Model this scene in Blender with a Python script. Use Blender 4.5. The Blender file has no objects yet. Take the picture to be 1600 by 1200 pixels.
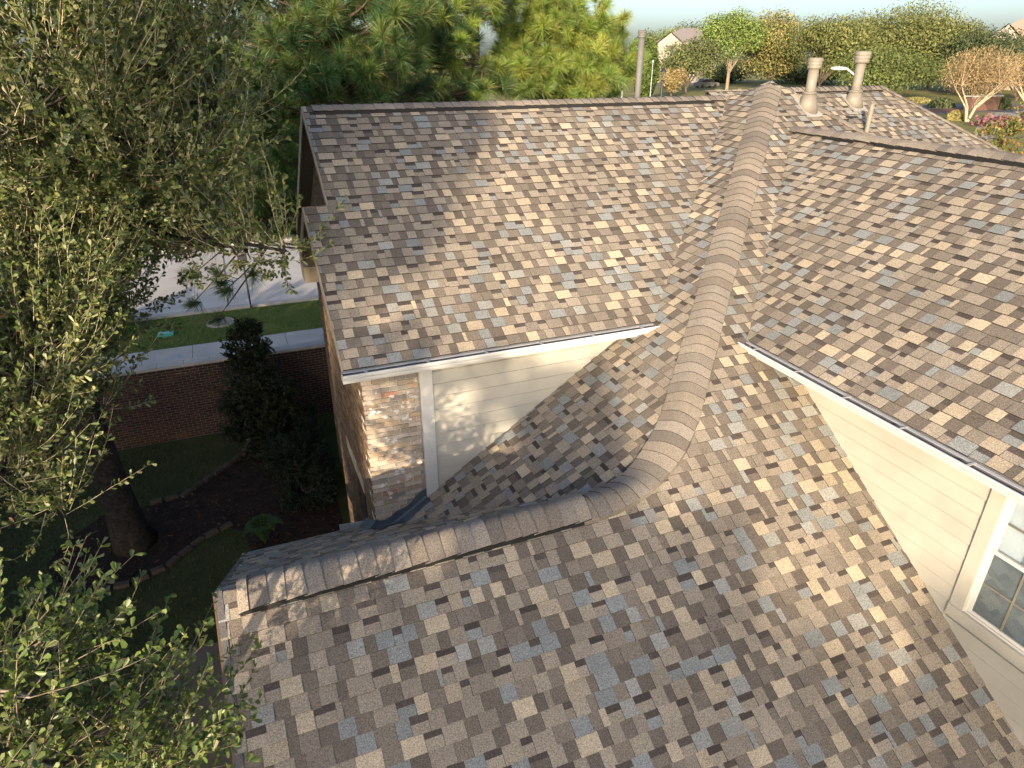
import bpy, math, random
import numpy as np
from mathutils import Vector, Matrix

random.seed(7)
RNG = np.random.default_rng(11)
sc = bpy.context.scene
COL = sc.collection
R_ = math.radians

# ------------------------------------------------------------------ camera, sky, sun, exposure
H = 9.0
FPX = 1054.7826
CR = np.array([0.925407, -0.378972, 0.001523]); CU = np.array([0.165669, 0.408153, 0.897755]); CF = np.array([0.340845, 0.830537, -0.440492])
cam_d = bpy.data.cameras.new('camera'); cam = bpy.data.objects.new('camera', cam_d); COL.objects.link(cam)
cam_d.sensor_width = 36; cam_d.lens = FPX / 1600 * 36; cam_d.clip_end = 4000; cam_d.clip_start = 0.05
M = Matrix(((CR[0], CU[0], -CF[0], 0), (CR[1], CU[1], -CF[1], 0), (CR[2], CU[2], -CF[2], H), (0, 0, 0, 1)))
cam.matrix_world = M
sc.camera = cam

SUN_EL, SUN_AZ = R_(15), R_(36)          # light travels towards +X sin(az), +Y cos(az)
to_sun = Vector((-math.sin(SUN_AZ) * math.cos(SUN_EL), -math.cos(SUN_AZ) * math.cos(SUN_EL), math.sin(SUN_EL)))
world = bpy.data.worlds.new('World'); sc.world = world; world.use_nodes = True
wn = world.node_tree.nodes; wl = world.node_tree.links
sky = wn.new('ShaderNodeTexSky'); sky.sky_type = 'NISHITA'; sky.sun_disc = False
sky.sun_elevation = SUN_EL; sky.sun_rotation = R_(180) + SUN_AZ
sky.altitude = 0; sky.air_density = 0.72; sky.dust_density = 2.6; sky.ozone_density = 1.3
bg = wn['Background']; bg.inputs['Strength'].default_value = 0.142
wl.new(sky.outputs['Color'], bg.inputs['Color'])
sd = bpy.data.lights.new('sun', 'SUN'); sd.energy = 4.3; sd.angle = R_(0.55); sd.color = (1.0, 0.80, 0.56)
sun = bpy.data.objects.new('sun', sd); COL.objects.link(sun)
sun.rotation_euler = to_sun.to_track_quat('Z', 'Y').to_euler()
vs = sc.view_settings; vs.view_transform = 'Standard'; vs.look = 'None'; vs.gamma = 1; vs.exposure = 1.2; vs.use_curve_mapping = False

# ------------------------------------------------------------------ helpers
O = np.array([0, 0, H])
def ray(px, py): return CF + CR * (px - 800) / FPX - CU * (py - 600) / FPX
def at_y(px, py, y):
    r = ray(px, py); return O + r * (y / r[1])
def at_z(px, py, z=0.0):
    r = ray(px, py); return O + r * ((z - H) / r[2])
def at_d(px, py, d):
    r = ray(px, py); return O + r * (d / math.hypot(r[0], r[1]))
def project(p):
    q = np.asarray(p, float) - O; k = q @ CF
    return 800 + FPX * (q @ CR) / k, 600 - FPX * (q @ CU) / k, k

def tag(o, label=None, cat=None, group=None, kind=None):
    if label: o['label'] = label
    if cat: o['category'] = cat
    if group: o['group'] = group
    if kind: o['kind'] = kind
    return o
def empty(name, loc=(0, 0, 0), label=None, cat=None, group=None):
    o = bpy.data.objects.new(name, None); COL.objects.link(o); o.location = loc
    bpy.context.view_layer.update()
    return tag(o, label, cat, group)
def link(name, me, parent=None):
    o = bpy.data.objects.new(name, me); COL.objects.link(o)
    if parent is not None:
        o.parent = parent
        if parent.type == 'EMPTY': o.matrix_parent_inverse = Matrix.Translation(parent.location).inverted()
    return o
def mk(name, V, F, mat, parent=None, fcol=None, smooth=False, mids=None):
    """small mesh from lists"""
    me = bpy.data.meshes.new(name); me.from_pydata([tuple(map(float, v)) for v in V], [], [tuple(f) for f in F])
    for m in (mat if isinstance(mat, (list, tuple)) else [mat]): me.materials.append(m)
    if mids is not None: me.polygons.foreach_set('material_index', mids)
    if fcol is not None:
        a = me.attributes.new('col', 'FLOAT_COLOR', 'FACE')
        c = np.ones((len(F), 4), np.float32); c[:, :3] = np.asarray(fcol).reshape(-1, 3); a.data.foreach_set('color', c.ravel())
    if smooth: me.polygons.foreach_set('use_smooth', [True] * len(F))
    me.update()
    return link(name, me, parent)
def fast(name, V, F, mat, parent=None, fcol=None, smooth=False):
    """large mesh from arrays, faces all of k corners"""
    V = np.asarray(V, np.float32); F = np.asarray(F, np.int32); k = F.shape[1]
    me = bpy.data.meshes.new(name)
    me.vertices.add(len(V)); me.vertices.foreach_set('co', V.ravel())
    me.loops.add(F.size); me.loops.foreach_set('vertex_index', F.ravel())
    me.polygons.add(len(F)); me.polygons.foreach_set('loop_start', np.arange(0, F.size, k, dtype=np.int32))
    me.materials.append(mat)
    if fcol is not None:
        a = me.attributes.new('col', 'FLOAT_COLOR', 'FACE')
        c = np.ones((len(F), 4), np.float32); c[:, :3] = fcol; a.data.foreach_set('color', c.ravel())
    if smooth: me.polygons.foreach_set('use_smooth', np.ones(len(F), bool))
    me.update(calc_edges=True); me.validate()
    return link(name, me, parent)

class MB:
    def __init__(s): s.V = []; s.F = []; s.C = []
    def poly(s, pts, col=None):
        i = len(s.V); s.V += [tuple(p) for p in pts]; s.F.append(tuple(range(i, i + len(pts)))); s.C.append(col or (.5, .5, .5))
    def box(s, a, b, col=None):
        x0, y0, z0 = a; x1, y1, z1 = b
        i = len(s.V); s.V += [(x0, y0, z0), (x1, y0, z0), (x1, y1, z0), (x0, y1, z0), (x0, y0, z1), (x1, y0, z1), (x1, y1, z1), (x0, y1, z1)]
        for f in ((3, 2, 1, 0), (4, 5, 6, 7), (0, 1, 5, 4), (1, 2, 6, 5), (2, 3, 7, 6), (3, 0, 4, 7)):
            s.F.append(tuple(i + k for k in f)); s.C.append(col or (.5, .5, .5))
    def hexa(s, P, col=None):
        i = len(s.V); s.V += [tuple(p) for p in P]
        for f in ((3, 2, 1, 0), (4, 5, 6, 7), (0, 1, 5, 4), (1, 2, 6, 5), (2, 3, 7, 6), (3, 0, 4, 7)):
            s.F.append(tuple(i + k for k in f)); s.C.append(col or (.5, .5, .5))
    def prism(s, poly, d, col=None):
        """polygon (list of 3d points) extruded by vector d"""
        n = len(poly); i = len(s.V); d = np.asarray(d, float)
        s.V += [tuple(p) for p in poly] + [tuple(np.asarray(p) + d) for p in poly]
        s.F.append(tuple(range(i + n - 1, i - 1, -1))); s.F.append(tuple(range(i + n, i + 2 * n)))
        for k in range(n): s.F.append((i + k, i + (k + 1) % n, i + n + (k + 1) % n, i + n + k))
        s.C += [col or (.5, .5, .5)] * (n + 2)
    def tube(s, pts, rad, n=8, col=None, cap=True):
        pts = [np.asarray(p, float) for p in pts]; rad = rad if hasattr(rad, '__len__') else [rad] * len(pts)
        base = len(s.V); prev = None
        for k, p in enumerate(pts):
            t = pts[min(k + 1, len(pts) - 1)] - pts[max(k - 1, 0)]; t = t / (np.linalg.norm(t) + 1e-9)
            ref = prev if prev is not None else (np.array([1., 0, 0]) if abs(t[0]) < .9 else np.array([0, 1., 0]))
            u = ref - t * (ref @ t); u /= np.linalg.norm(u) + 1e-9; prev = u; w = np.cross(t, u)
            for j in range(n):
                a = 2 * math.pi * j / n; s.V.append(tuple(p + rad[k] * (u * math.cos(a) + w * math.sin(a))))
        for k in range(len(pts) - 1):
            for j in range(n):
                a = base + k * n + j; b = base + k * n + (j + 1) % n
                s.F.append((a, b, b + n, a + n)); s.C.append(col or (.5, .5, .5))
        if cap:
            s.F.append(tuple(base + j for j in range(n - 1, -1, -1))); s.F.append(tuple(base + (len(pts) - 1) * n + j for j in range(n)))
            s.C += [col or (.5, .5, .5)] * 2
    def build(s, name, mat, parent=None, colored=False, smooth=False):
        return mk(name, s.V, s.F, mat, parent, s.C if colored else None, smooth)

# ------------------------------------------------------------------ materials
def newmat(name):
    m = bpy.data.materials.new(name); m.use_nodes = True
    nt = m.node_tree; return m, nt, nt.nodes['Principled BSDF']
def nd(nt, t, **kw):
    n = nt.nodes.new(t)
    for k, v in kw.items(): setattr(n, k, v)
    return n
def noise(nt, scale, detail=3, rough=.6, coord='Object'):
    tc = nd(nt, 'ShaderNodeTexCoord'); n = nd(nt, 'ShaderNodeTexNoise'); n.inputs['Scale'].default_value = scale
    n.inputs['Detail'].default_value = detail; n.inputs['Roughness'].default_value = rough
    nt.links.new(tc.outputs[coord], n.inputs['Vector']); return n
def ramp(nt, src, stops):
    r = nd(nt, 'ShaderNodeValToRGB'); els = r.color_ramp.elements
    while len(els) > 1: els.remove(els[-1])
    for i, (p, c) in enumerate(stops):
        e = els[0] if i == 0 else els.new(p); e.position = p; e.color = (*c, 1)
    nt.links.new(src, r.inputs['Fac']); return r
def mult(nt, a, b, fac=1.0, mode='MULTIPLY'):
    m = nd(nt, 'ShaderNodeMix', data_type='RGBA', blend_type=mode); m.inputs[0].default_value = fac
    nt.links.new(a, m.inputs[6]); nt.links.new(b, m.inputs[7]); return m.outputs[2]
def bump(nt, h, bs, strength=.3, dist=.01):
    b = nd(nt, 'ShaderNodeBump'); b.inputs['Strength'].default_value = strength; b.inputs['Distance'].default_value = dist
    nt.links.new(h, b.inputs['Height']); nt.links.new(b.outputs['Normal'], bs.inputs['Normal']); return b

def mat_plain(name, col, rough=.6, var=.15, scale=6, metallic=0, bumps=0, coord='Object'):
    m, nt, b = newmat(name); b.inputs['Roughness'].default_value = rough; b.inputs['Metallic'].default_value = metallic
    n = noise(nt, scale, 5, coord=coord)
    lo = tuple(c * (1 - var) for c in col); hi = tuple(min(1, c * (1 + var)) for c in col)
    r = ramp(nt, n.outputs['Fac'], [(.3, lo), (.7, hi)])
    nt.links.new(r.outputs['Color'], b.inputs['Base Color'])
    if bumps: bump(nt, n.outputs['Fac'], b, bumps, .02)
    return m
def mat_attr(name, rough=.8, speck=None, speck_scale=250, big=.12, bigscale=1.2, bumps=.3, spec=.3):
    """colour from the face attribute, with fine grain and broad weathering"""
    m, nt, b = newmat(name); b.inputs['Roughness'].default_value = rough; b.inputs['Specular IOR Level'].default_value = spec
    a = nd(nt, 'ShaderNodeAttribute', attribute_name='col'); out = a.outputs['Color']
    if speck:
        n = noise(nt, speck_scale, 2, .7); r = ramp(nt, n.outputs['Fac'], [(.28, (1 - speck,) * 3), (.5, (1,) * 3), (.72, (1 + speck,) * 3)])
        out = mult(nt, out, r.outputs['Color'])
        if bumps: bump(nt, n.outputs['Fac'], b, bumps, .004)
    if big:
        n2 = noise(nt, bigscale, 5, .65); r2 = ramp(nt, n2.outputs['Fac'], [(.3, (1 - big,) * 3), (.7, (1 + big,) * 3)])
        out = mult(nt, out, r2.outputs['Color'])
    nt.links.new(out, b.inputs['Base Color']); return m
def mat_leaf(name, trans=.3, rough=.5, spec=.4, tint=(1.1, 1.15, .45)):
    m, nt, b = newmat(name); b.inputs['Roughness'].default_value = rough; b.inputs['Specular IOR Level'].default_value = spec
    a = nd(nt, 'ShaderNodeAttribute', attribute_name='col'); nt.links.new(a.outputs['Color'], b.inputs['Base Color'])
    t = nd(nt, 'ShaderNodeBsdfTranslucent'); rgb = nd(nt, 'ShaderNodeRGB'); rgb.outputs[0].default_value = (*tint, 1)
    nt.links.new(mult(nt, a.outputs['Color'], rgb.outputs[0]), t.inputs['Color'])
    mx = nd(nt, 'ShaderNodeMixShader'); mx.inputs[0].default_value = trans
    nt.links.new(b.outputs[0], mx.inputs[1]); nt.links.new(t.outputs[0], mx.inputs[2])
    nt.links.new(mx.outputs[0], nt.nodes['Material Output'].inputs['Surface']); return m

MAT = {}
MAT['shingle'] = mat_attr('asphalt_shingle', .92, .55, 95, .14, .9, .5, .25)
MAT['deck'] = mat_plain('roof_felt', (.05, .045, .042), .9)
MAT['vent'] = mat_plain('black_vent_plastic', (.006, .006, .0065), .7)
MAT['white'] = mat_plain('white_paint', (.50, .495, .475), .45, .04, 3)
MAT['cream'] = mat_plain('cream_siding_paint', (.385, .37, .325), .65, .10, 2.0, bumps=.03)
MAT['gutter'] = mat_plain('white_gutter_enamel', (.56, .57, .58), .3, .05, 5)
MAT['metal'] = mat_plain('galvanised_steel', (.36, .39, .42), .45, .15, 4, .35)
MAT['fluepaint'] = mat_plain('grey_flue_paint', (.19, .172, .142), .6, .15, 7)
MAT['dullmetal'] = mat_plain('weathered_lead', (.27, .265, .25), .75, .25, 9)
MAT['tanfascia'] = mat_plain('tan_fascia_paint', (.26, .22, .17), .7, .15, 4)
MAT['trough'] = mat_plain('dirty_shaded_gutter_inside', (.105, .115, .135), .7, .3, 6)  # gutter dirt plus the trough's inner shadow, put into the dark slate colour
MAT['muntin'] = mat_plain('taupe_muntin', (.16, .145, .115), .5, .1)
MAT['blind'] = mat_plain('pale_blind', (.58, .62, .66), .6, .05)
MAT['shadedmortar'] = mat_plain('shaded_brown_mortar', (.10, .078, .058), .95, .25, 12)  # brown mortar with the left walls' shade darkened into its colour
MAT['pipegrey'] = mat_plain('grey_vent_pipe', (.12, .118, .112), .7, .15, 8)
MAT['flash'] = mat_plain('blue_grey_flashing', (.055, .075, .095), .6, .3, 5)
MAT['drip'] = mat_plain('drip_edge_metal', (.42, .42, .44), .4, .1)
MAT['brick'] = mat_attr('tan_brick', .88, .3, 60, .1, 3, .5, .2)
MAT['mortar'] = mat_plain('pale_mortar', (.58, .55, .51), .95, .2, 14, bumps=.2)
MAT['redbrick'] = mat_attr('red_brick', .9, .3, 40, .15, 2, .3, .2)
MAT['darkmortar'] = mat_plain('grey_mortar', (.12, .108, .095), .95, .2, 10)
MAT['stain'] = mat_plain('brown_wall', (.10, .065, .04), .8, .25, 5)
MAT['bark'] = mat_attr('bark', .95, .5, 14, .3, 4, .9, .1)
MAT['oakleaf'] = mat_leaf('oak_leaf', .22, .42, .5)
MAT['needle'] = mat_leaf('pine_needle', .3, .45, .4)
MAT['farleaf'] = mat_leaf('far_leaf', .25, .7, .2)
MAT['shrubleaf'] = mat_leaf('shrub_leaf', .12, .6, .2)
MAT['grassblade'] = mat_leaf('grass_blade', .25, .6, .2)
MAT['chip'] = mat_attr('bark_chip', .95, None, 1, 0, 1, 0, .1)
MAT['dark'] = mat_plain('dark_iron', (.02, .02, .022), .5)
MAT['iron'] = mat_plain('cast_iron', (.17, .145, .125), .8, .25, 20)
MAT['teal'] = mat_plain('teal_plastic', (.05, .24, .21), .5, .1)
MAT['blue'] = mat_plain('blue_paint', (.12, .25, .62), .7, .2, 30)

def mat_ground(name, stops, scale, bumps=.4, fine=60, finevar=.25):
    m, nt, b = newmat(name); b.inputs['Roughness'].default_value = .95; b.inputs['Specular IOR Level'].default_value = .15
    n = noise(nt, scale, 6, .65); r = ramp(nt, n.outputs['Fac'], stops)
    n2 = noise(nt, fine, 4, .7); r2 = ramp(nt, n2.outputs['Fac'], [(.3, (1 - finevar,) * 3), (.7, (1 + finevar,) * 3)])
    nt.links.new(mult(nt, r.outputs['Color'], r2.outputs['Color']), b.inputs['Base Color'])
    bump(nt, n2.outputs['Fac'], b, bumps, .03); return m
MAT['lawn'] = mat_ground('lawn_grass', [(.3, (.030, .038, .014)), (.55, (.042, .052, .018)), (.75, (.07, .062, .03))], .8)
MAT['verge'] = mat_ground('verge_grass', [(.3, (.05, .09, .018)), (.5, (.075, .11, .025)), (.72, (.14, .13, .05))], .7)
MAT['farlawn'] = mat_ground('far_grass', [(.3, (.13, .13, .045)), (.55, (.18, .17, .06)), (.75, (.26, .22, .10))], .08, .2, 2)
MAT['mulch'] = mat_ground('dark_mulch', [(.3, (.014, .010, .008)), (.7, (.035, .024, .018))], 3)
MAT['redmulch'] = mat_ground('red_soil', [(.3, (.13, .065, .04)), (.7, (.22, .12, .08))], 3)
MAT['concrete'] = mat_ground('concrete', [(.3, (.25, .245, .235)), (.7, (.36, .35, .335))], .7, .15, 40, .12)
MAT['street'] = mat_ground('street_concrete', [(.3, (.30, .285, .27)), (.7, (.42, .40, .375))], .25, .1, 25, .12)
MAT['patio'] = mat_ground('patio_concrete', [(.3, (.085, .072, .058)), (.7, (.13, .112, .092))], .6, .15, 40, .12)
MAT['asphalt'] = mat_ground('road_asphalt', [(.3, (.10, .10, .105)), (.7, (.16, .16, .165))], .1, .1, 3, .1)
MAT['stone'] = mat_ground('edging_stone', [(.3, (.045, .038, .03)), (.7, (.085, .07, .056))], 4)

def mat_glass():
    m, nt, b = newmat('window_glass'); nt.nodes.remove(b)
    t = nd(nt, 'ShaderNodeBsdfTransparent'); t.inputs[0].default_value = (.92, .955, .97, 1)
    g = nd(nt, 'ShaderNodeBsdfGlossy'); g.inputs['Roughness'].default_value = .03
    mx = nd(nt, 'ShaderNodeMixShader'); mx.inputs[0].default_value = .10; nt.links.new(t.outputs[0], mx.inputs[1]); nt.links.new(g.outputs[0], mx.inputs[2])
    nt.links.new(mx.outputs[0], nt.nodes['Material Output'].inputs['Surface']); return m
def mat_screen():
    m, nt, b = newmat('insect_screen'); b.inputs['Base Color'].default_value = (.16, .185, .21, 1); b.inputs['Roughness'].default_value = .8
    t = nd(nt, 'ShaderNodeBsdfTransparent'); mx = nd(nt, 'ShaderNodeMixShader'); mx.inputs[0].default_value = .55
    nt.links.new(t.outputs[0], mx.inputs[1]); nt.links.new(b.outputs[0], mx.inputs[2])
    nt.links.new(mx.outputs[0], nt.nodes['Material Output'].inputs['Surface']); return m
MAT['glass'] = mat_glass(); MAT['screen'] = mat_screen()
MAT['darkglass'] = mat_plain('dark_glass', (.03, .035, .04), .08, .1)

# ------------------------------------------------------------------ house geometry numbers (metres; X along the main ridge, Y away)
S = .6682                                     # pitch, 8 in 12
YR, ZR, XJ, XL = 4.9293, 4.92, 3.7498, -.6655
L_ = 5.4474
EA, YA, ZA = 7.1609, 10.9461, 5.759
EC, XC, ZC = 5.7536, 8.9375, 5.759
W1, W2 = 7.3925, 6.1692
XAL, XAU, YJ = .8672, 1.189, 9.2865
YE, YB0 = 8.5243, 1.4
PX, PY, PZ = XJ + L_, YR + L_, ZR + S * L_
zB = lambda x, y: ZR + S * (y - YR)
zD = lambda x, y: ZR + S * (x - XJ)
zE = lambda x, y: ZR - S * (y - YR)
zA = lambda x, y: ZA + S * (y - EA)
zC = lambda x, y: ZC + S * (x - EC)
ZRA = zA(0, YA)
zAb = lambda x, y: ZRA - S * (y - YA)
zCr = lambda x, y: zC(XC, 0) - S * (x - XC)
zPr = lambda x, y: PZ - S * (x - PX)
YF, ZF = 12.5, 8.309
zF = lambda x, y: ZF + S * (y - YF)
XF1 = 14.36
zFr = lambda x, y: ZF - S * (x - XF1)

house = empty('house', (3.0, 7.0, 0), 'shingled brick house with hip and gable roofs, white gutters and cream siding', 'house')

# colours of the shingle blend
TAB = [((.184, .160, .130), 30), ((.162, .140, .115), 16), ((.140, .149, .149), 15), ((.182, .182, .172), 8), ((.275, .232, .172), 11), ((.235, .200, .152), 13), ((.120, .104, .088), 6)]
GAP = [((.088, .075, .064), 52), ((.112, .096, .080), 34), ((.138, .119, .099), 14)]
def pick(pal, rng):
    cs, w = zip(*pal); c = np.array(rng.choices(cs, w)[0]); return tuple(c * rng.uniform(.88, 1.12))
TAB = [(tuple(np.array(c) * 1.32), w) for c, w in TAB]; GAP = [(tuple(np.array(c) * 1.28), w) for c, w in GAP]
DARK = (.060, .050, .046)

def clip(poly, a, b, c):
    """keep a*u+b*v+c >= 0 ; polygon of (u,v)"""
    out = []
    n = len(poly)
    for i in range(n):
        p, q = poly[i], poly[(i + 1) % n]
        dp = a * p[0] + b * p[1] + c; dq = a * q[0] + b * q[1] + c
        if dp >= 0: out.append(p)
        if (dp >= 0) != (dq >= 0):
            t = dp / (dp - dq); out.append((p[0] + t * (q[0] - p[0]), p[1] + t * (q[1] - p[1])))
    return out

EXPO = .143
PIECES = []      # (projected size, slope part, V, F, C)
def shingle_slope(name, zf, axis, e0, vmax, urange, regions, label, rng, jitter=.004):
    """axis: '-Y','+Y','-X','+X' = direction the slope faces. v = plan distance from eave e0 up the slope.
    regions: list of lists of half planes in plan (a,b,c): a*x+b*y+c>=0"""
    cosl = 1 / math.sqrt(1 + S * S)
    step = EXPO * cosl
    if axis == '-Y': xy = lambda u, v: (u, e0 + v); dn = np.array([0, -S, 1.])
    if axis == '+Y': xy = lambda u, v: (u, e0 - v); dn = np.array([0, S, 1.])
    if axis == '-X': xy = lambda u, v: (e0 + v, u); dn = np.array([-S, 0, 1.])
    if axis == '+X': xy = lambda u, v: (e0 - v, u); dn = np.array([S, 0, 1.])
    dn /= np.linalg.norm(dn)
    # deck: clipped big rectangle per region
    deck = MB()
    for reg in regions:
        P = [xy(urange[0], 0), xy(urange[1], 0), xy(urange[1], vmax), xy(urange[0], vmax)]
        for h in reg: P = clip(P, *h)
        if len(P) >= 3:
            pts = [np.array([x, y, zf(x, y)]) - dn * .002 for x, y in P]
            if np.cross(pts[1] - pts[0], pts[2] - pts[0])[2] < 0: pts = pts[::-1]
            deck.prism([p - dn * .09 for p in pts], dn * .09)
    part = deck.build('roof_slope', MAT['deck'], house)
    if label: part['label'] = label
    nrow = int(vmax / step) + 1
    for i in range(nrow):
        v0 = i * step - .012; v1 = min(v0 + step + .022, vmax + .004)
        if v1 - v0 < .02: continue
        u = urange[0] - rng.uniform(0, .3); tabturn = rng.random() < .5
        while u < urange[1]:
            if tabturn: w = rng.choice([.12, .14, .15, .17, .19, .21]); c = pick(TAB, rng); hb = rng.uniform(.015, .019)
            else: w = rng.choice([.08, .10, .12, .14, .15, .17]); c = pick(GAP, rng); hb = rng.uniform(.009, .011)
            if tabturn and rng.random() < .12: w *= .35
            seg = [(u, v0), (u + w - .002, v0), (u + w - .002, v1), (u, v1)]
            bands = [seg]; cols = [c]
            if not tabturn and rng.random() < .34:
                vm = v0 + step * rng.uniform(.58, .66)
                bands = [[(u, v0), (u + w - .002, v0), (u + w - .002, vm), (u, vm)], [(u, vm), (u + w - .002, vm), (u + w - .002, v1), (u, v1)]]
                c0 = pick(TAB[:3], rng) if rng.random() < .75 else c
                cols = [c0, tuple(np.array(DARK) * rng.uniform(.8, 1.3))]
            dv = rng.uniform(-jitter, jitter)
            for reg in regions:
                V = []; F = []; C = []
                for bnd, cc in zip(bands, cols):
                    P = [(*xy(uu, vv + dv), vv) for uu, vv in bnd]
                    Q = [(p[0], p[1]) for p in P]
                    for h in reg:
                        Q = clip(Q, *h)
                        if len(Q) < 3: break
                    if len(Q) < 3: continue
                    top = []; bot = []
                    for x, y in Q:
                        vv = {'-Y': y - e0, '+Y': e0 - y, '-X': x - e0, '+X': e0 - x}[axis]
                        t = min(1, max(0, (vv - v0) / (v1 - v0)))
                        b_ = np.array([x, y, zf(x, y)]); top.append(b_ + dn * (hb * (1 - t) + .0025)); bot.append(b_)
                    if np.cross(top[1] - top[0], top[2] - top[0])[2] < 0: top = top[::-1]; bot = bot[::-1]
                    n = len(top); k = len(V); V += top + bot
                    F.append(tuple(range(k, k + n))); C.append(cc)
                    for j in range(n):
                        F.append((k + j, k + n + j, k + n + (j + 1) % n, k + (j + 1) % n)); C.append((.035, .032, .030))
                if V:
                    m = np.mean(V, axis=0); px, py, d = project(m)
                    size = 0
                    if d > .2 and -10 < px < 1610 and -10 < py < 1210 and len(bands) + len(V) > 7:
                        pp = [project(q)[:2] for q in V[:4]]
                        size = abs(sum(pp[a][0] * pp[(a + 1) % 4][1] - pp[(a + 1) % 4][0] * pp[a][1] for a in range(4))) / 2
                    PIECES.append((size, part, V, F, C))
            u += w; tabturn = not tabturn
    return part

rg = random.Random(3)
HIP = [1, -1, YR - XJ]             # x - y >= xj - yr : the B side of the front hip
HIPn = [-1, 1, XJ - YR]
PHIP = [-1, -1, PX + PY]           # x + y <= PX+PY : the camera side of P's right hip
vE = lambda: [1, 1, -(XJ + YR)]    # D side of the D/E valley
vA = [1, -1, EA - (XJ + (ZA - ZR) / S)]        # D side of valley with A
vC = [-1, 1, (EC) - (YR + (ZC - ZR) / S)]      # B side of valley with C
neg = lambda h: [-h[0], -h[1], -h[2]]
slB = shingle_slope('B', zB, '-Y', YB0, PY - YB0, (XL, PX + 3.2), [
    [[1, 0, -XL], [0, -1, YR], [-1, 0, W2 - .004]],
    [[0, 1, -YR], HIP, [-1, 0, W2 - .004]],
    [[0, 1, -YR], HIP, [1, 0, -(W2 - .004)], vC, PHIP, [-1, 0, XC]],
    [[0, 1, -8.2], [1, 0, -XC], PHIP, HIP]], 'large front slope of the lower roof with mixed tan and grey shingles', rg)
slD = shingle_slope('D', zD, '-X', XJ - 2.75, PX - XJ + 2.75, (YR - .1, PY + 1.6), [
    [HIPn, vE(), [0, -1, W1 - .004]],
    [HIPn, [0, 1, -(W1 - .004)], vA, [-1, -1, PX + PY]]], 'triangular slope between the curved hip and the cream gable wall', rg)
slE = shingle_slope('E', zE, '+Y', YE, YE - YR, (XL, XJ), [[[1, 0, -XL], neg(vE()), [0, -1, W1 - .004]], [[1, 0, -XL], [0, 1, -(W1 - .004)], [-1, 0, 1.075]]], 'back slope of the lower roof in shade', rg)
slA = shingle_slope('A', zA, '-Y', EA, YA - EA, (XAL, PX), [
    [[1, 0, -XAL], [0, -1, YJ], neg(vA)],
    [[1, 0, -XAU], [0, 1, -YJ], neg(vA)]], 'left upper slope above the cream gable wall', rg)
slC = shingle_slope('C', zC, '-X', EC, XC - EC, (.6, 10.2), [[neg(vC), [0, 1, -.8]]], 'right upper slope above the window', rg)
slF = shingle_slope('F', zF, '-Y', YF - 4.2, 4.2, (9.5, 20), [[[-1, -1, XF1 + YF], [1, 0, -(XC + .3)]]], 'small far slope carrying the two flues', rg)
# slopes that face away from the view
for zf, pts in ((zAb, [(XAU, YA), (PX - .2, YA), (PX - .2, 14.75), (XAU, 14.75)]), (zCr, [(XC, .8), (XC + 3.4, .8), (XC + 3.4, 9.0), (XC, 9.3)]),
                (zPr, [(PX, PY), (PX + 3.2, PY - 3.2), (PX + 3.2, PY + 3.2)]), (zFr, [(XF1, YF), (XF1 + 4, YF - 4), (XF1 + 4, YF + 4)]),
                (lambda x, y: PZ - S * (y - PY), [(PX, PY), (PX + 3.2, PY + 3.2), (PX - 3.2, PY + 3.2)]), (lambda x, y: ZF - S * (y - YF), [(XF1, YF), (XF1 + 4, YF + 4), (9.5, YF + 4), (9.5, YF)]),
                (lambda x, y: zD(x, y), [(PX, PY), (PX - 3.2, PY + 3.2), (PX - 3.2, YA)])):
    b = MB(); P = [np.array([x, y, zf(x, y)]) for x, y in pts]
    b.prism([p - np.array([0, 0, .1]) for p in P], (0, 0, .1), (.15, .13, .115)); o = b.build('roof_slope', MAT['shingle'], house, True)
# the bump-out's little back slope
b = MB(); zb = lambda x, y: zA(x, YJ) - S * (y - YJ) * 1.0
P = [np.array([x, y, zb(x, y)]) for x, y in ((XAL, YJ - .01), (XAU + .25, YJ - .01), (XAU + .25, 10.75), (XAL, 10.75))]
b.prism([p - np.array([0, 0, .1]) for p in P], (0, 0, .105), (.15, .13, .115)); b.build('roof_slope', MAT['shingle'], house, True)

PIECES.sort(key=lambda t: -t[0])
for size, part, V, F, C in PIECES[:300]:
    mk('shingle', V, F, MAT['shingle'], part, C)
rest = MB()
for size, part, V, F, C in PIECES[300:]:
    k = len(rest.V); rest.V += [tuple(v) for v in V]; rest.F += [tuple(i + k for i in f) for f in F]; rest.C += C
o = rest.build('shingle_field', MAT['shingle'], house, True); o['kind'] = 'stuff'

# ---- ridge and hip caps
def surf_min(fs, k=.055):
    def f(x, y):
        v = [g(x, y) for g in fs]; m = min(v)
        return m - k * math.log(sum(math.exp(-(t - m) / k) for t in v)) + k * .66
    return f
zBk = lambda x, y: PZ - S * (y - PY)
def main_top(x, y):
    k2 = .13; m = max(zD(x, y), zE(x, y))
    de = m + k2 * math.log(sum(math.exp((t - m) / k2) for t in (zD(x, y), zE(x, y)))) if y < W1 else zD(x, y)
    r2 = ((x - XJ) ** 2 + (y - YR) ** 2) / .55 ** 2
    return surf_min([zB, lambda a, b: de, zPr, zBk], .042 + .10 * math.exp(-r2))(x, y)
CAPCOL = [tuple(np.array(c) * 1.32) for c in [(.165, .142, .116), (.148, .127, .104), (.182, .157, .128), (.128, .110, .092), (.172, .152, .130), (.15, .132, .112), (.112, .098, .086), (.17, .146, .12)]]
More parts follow.
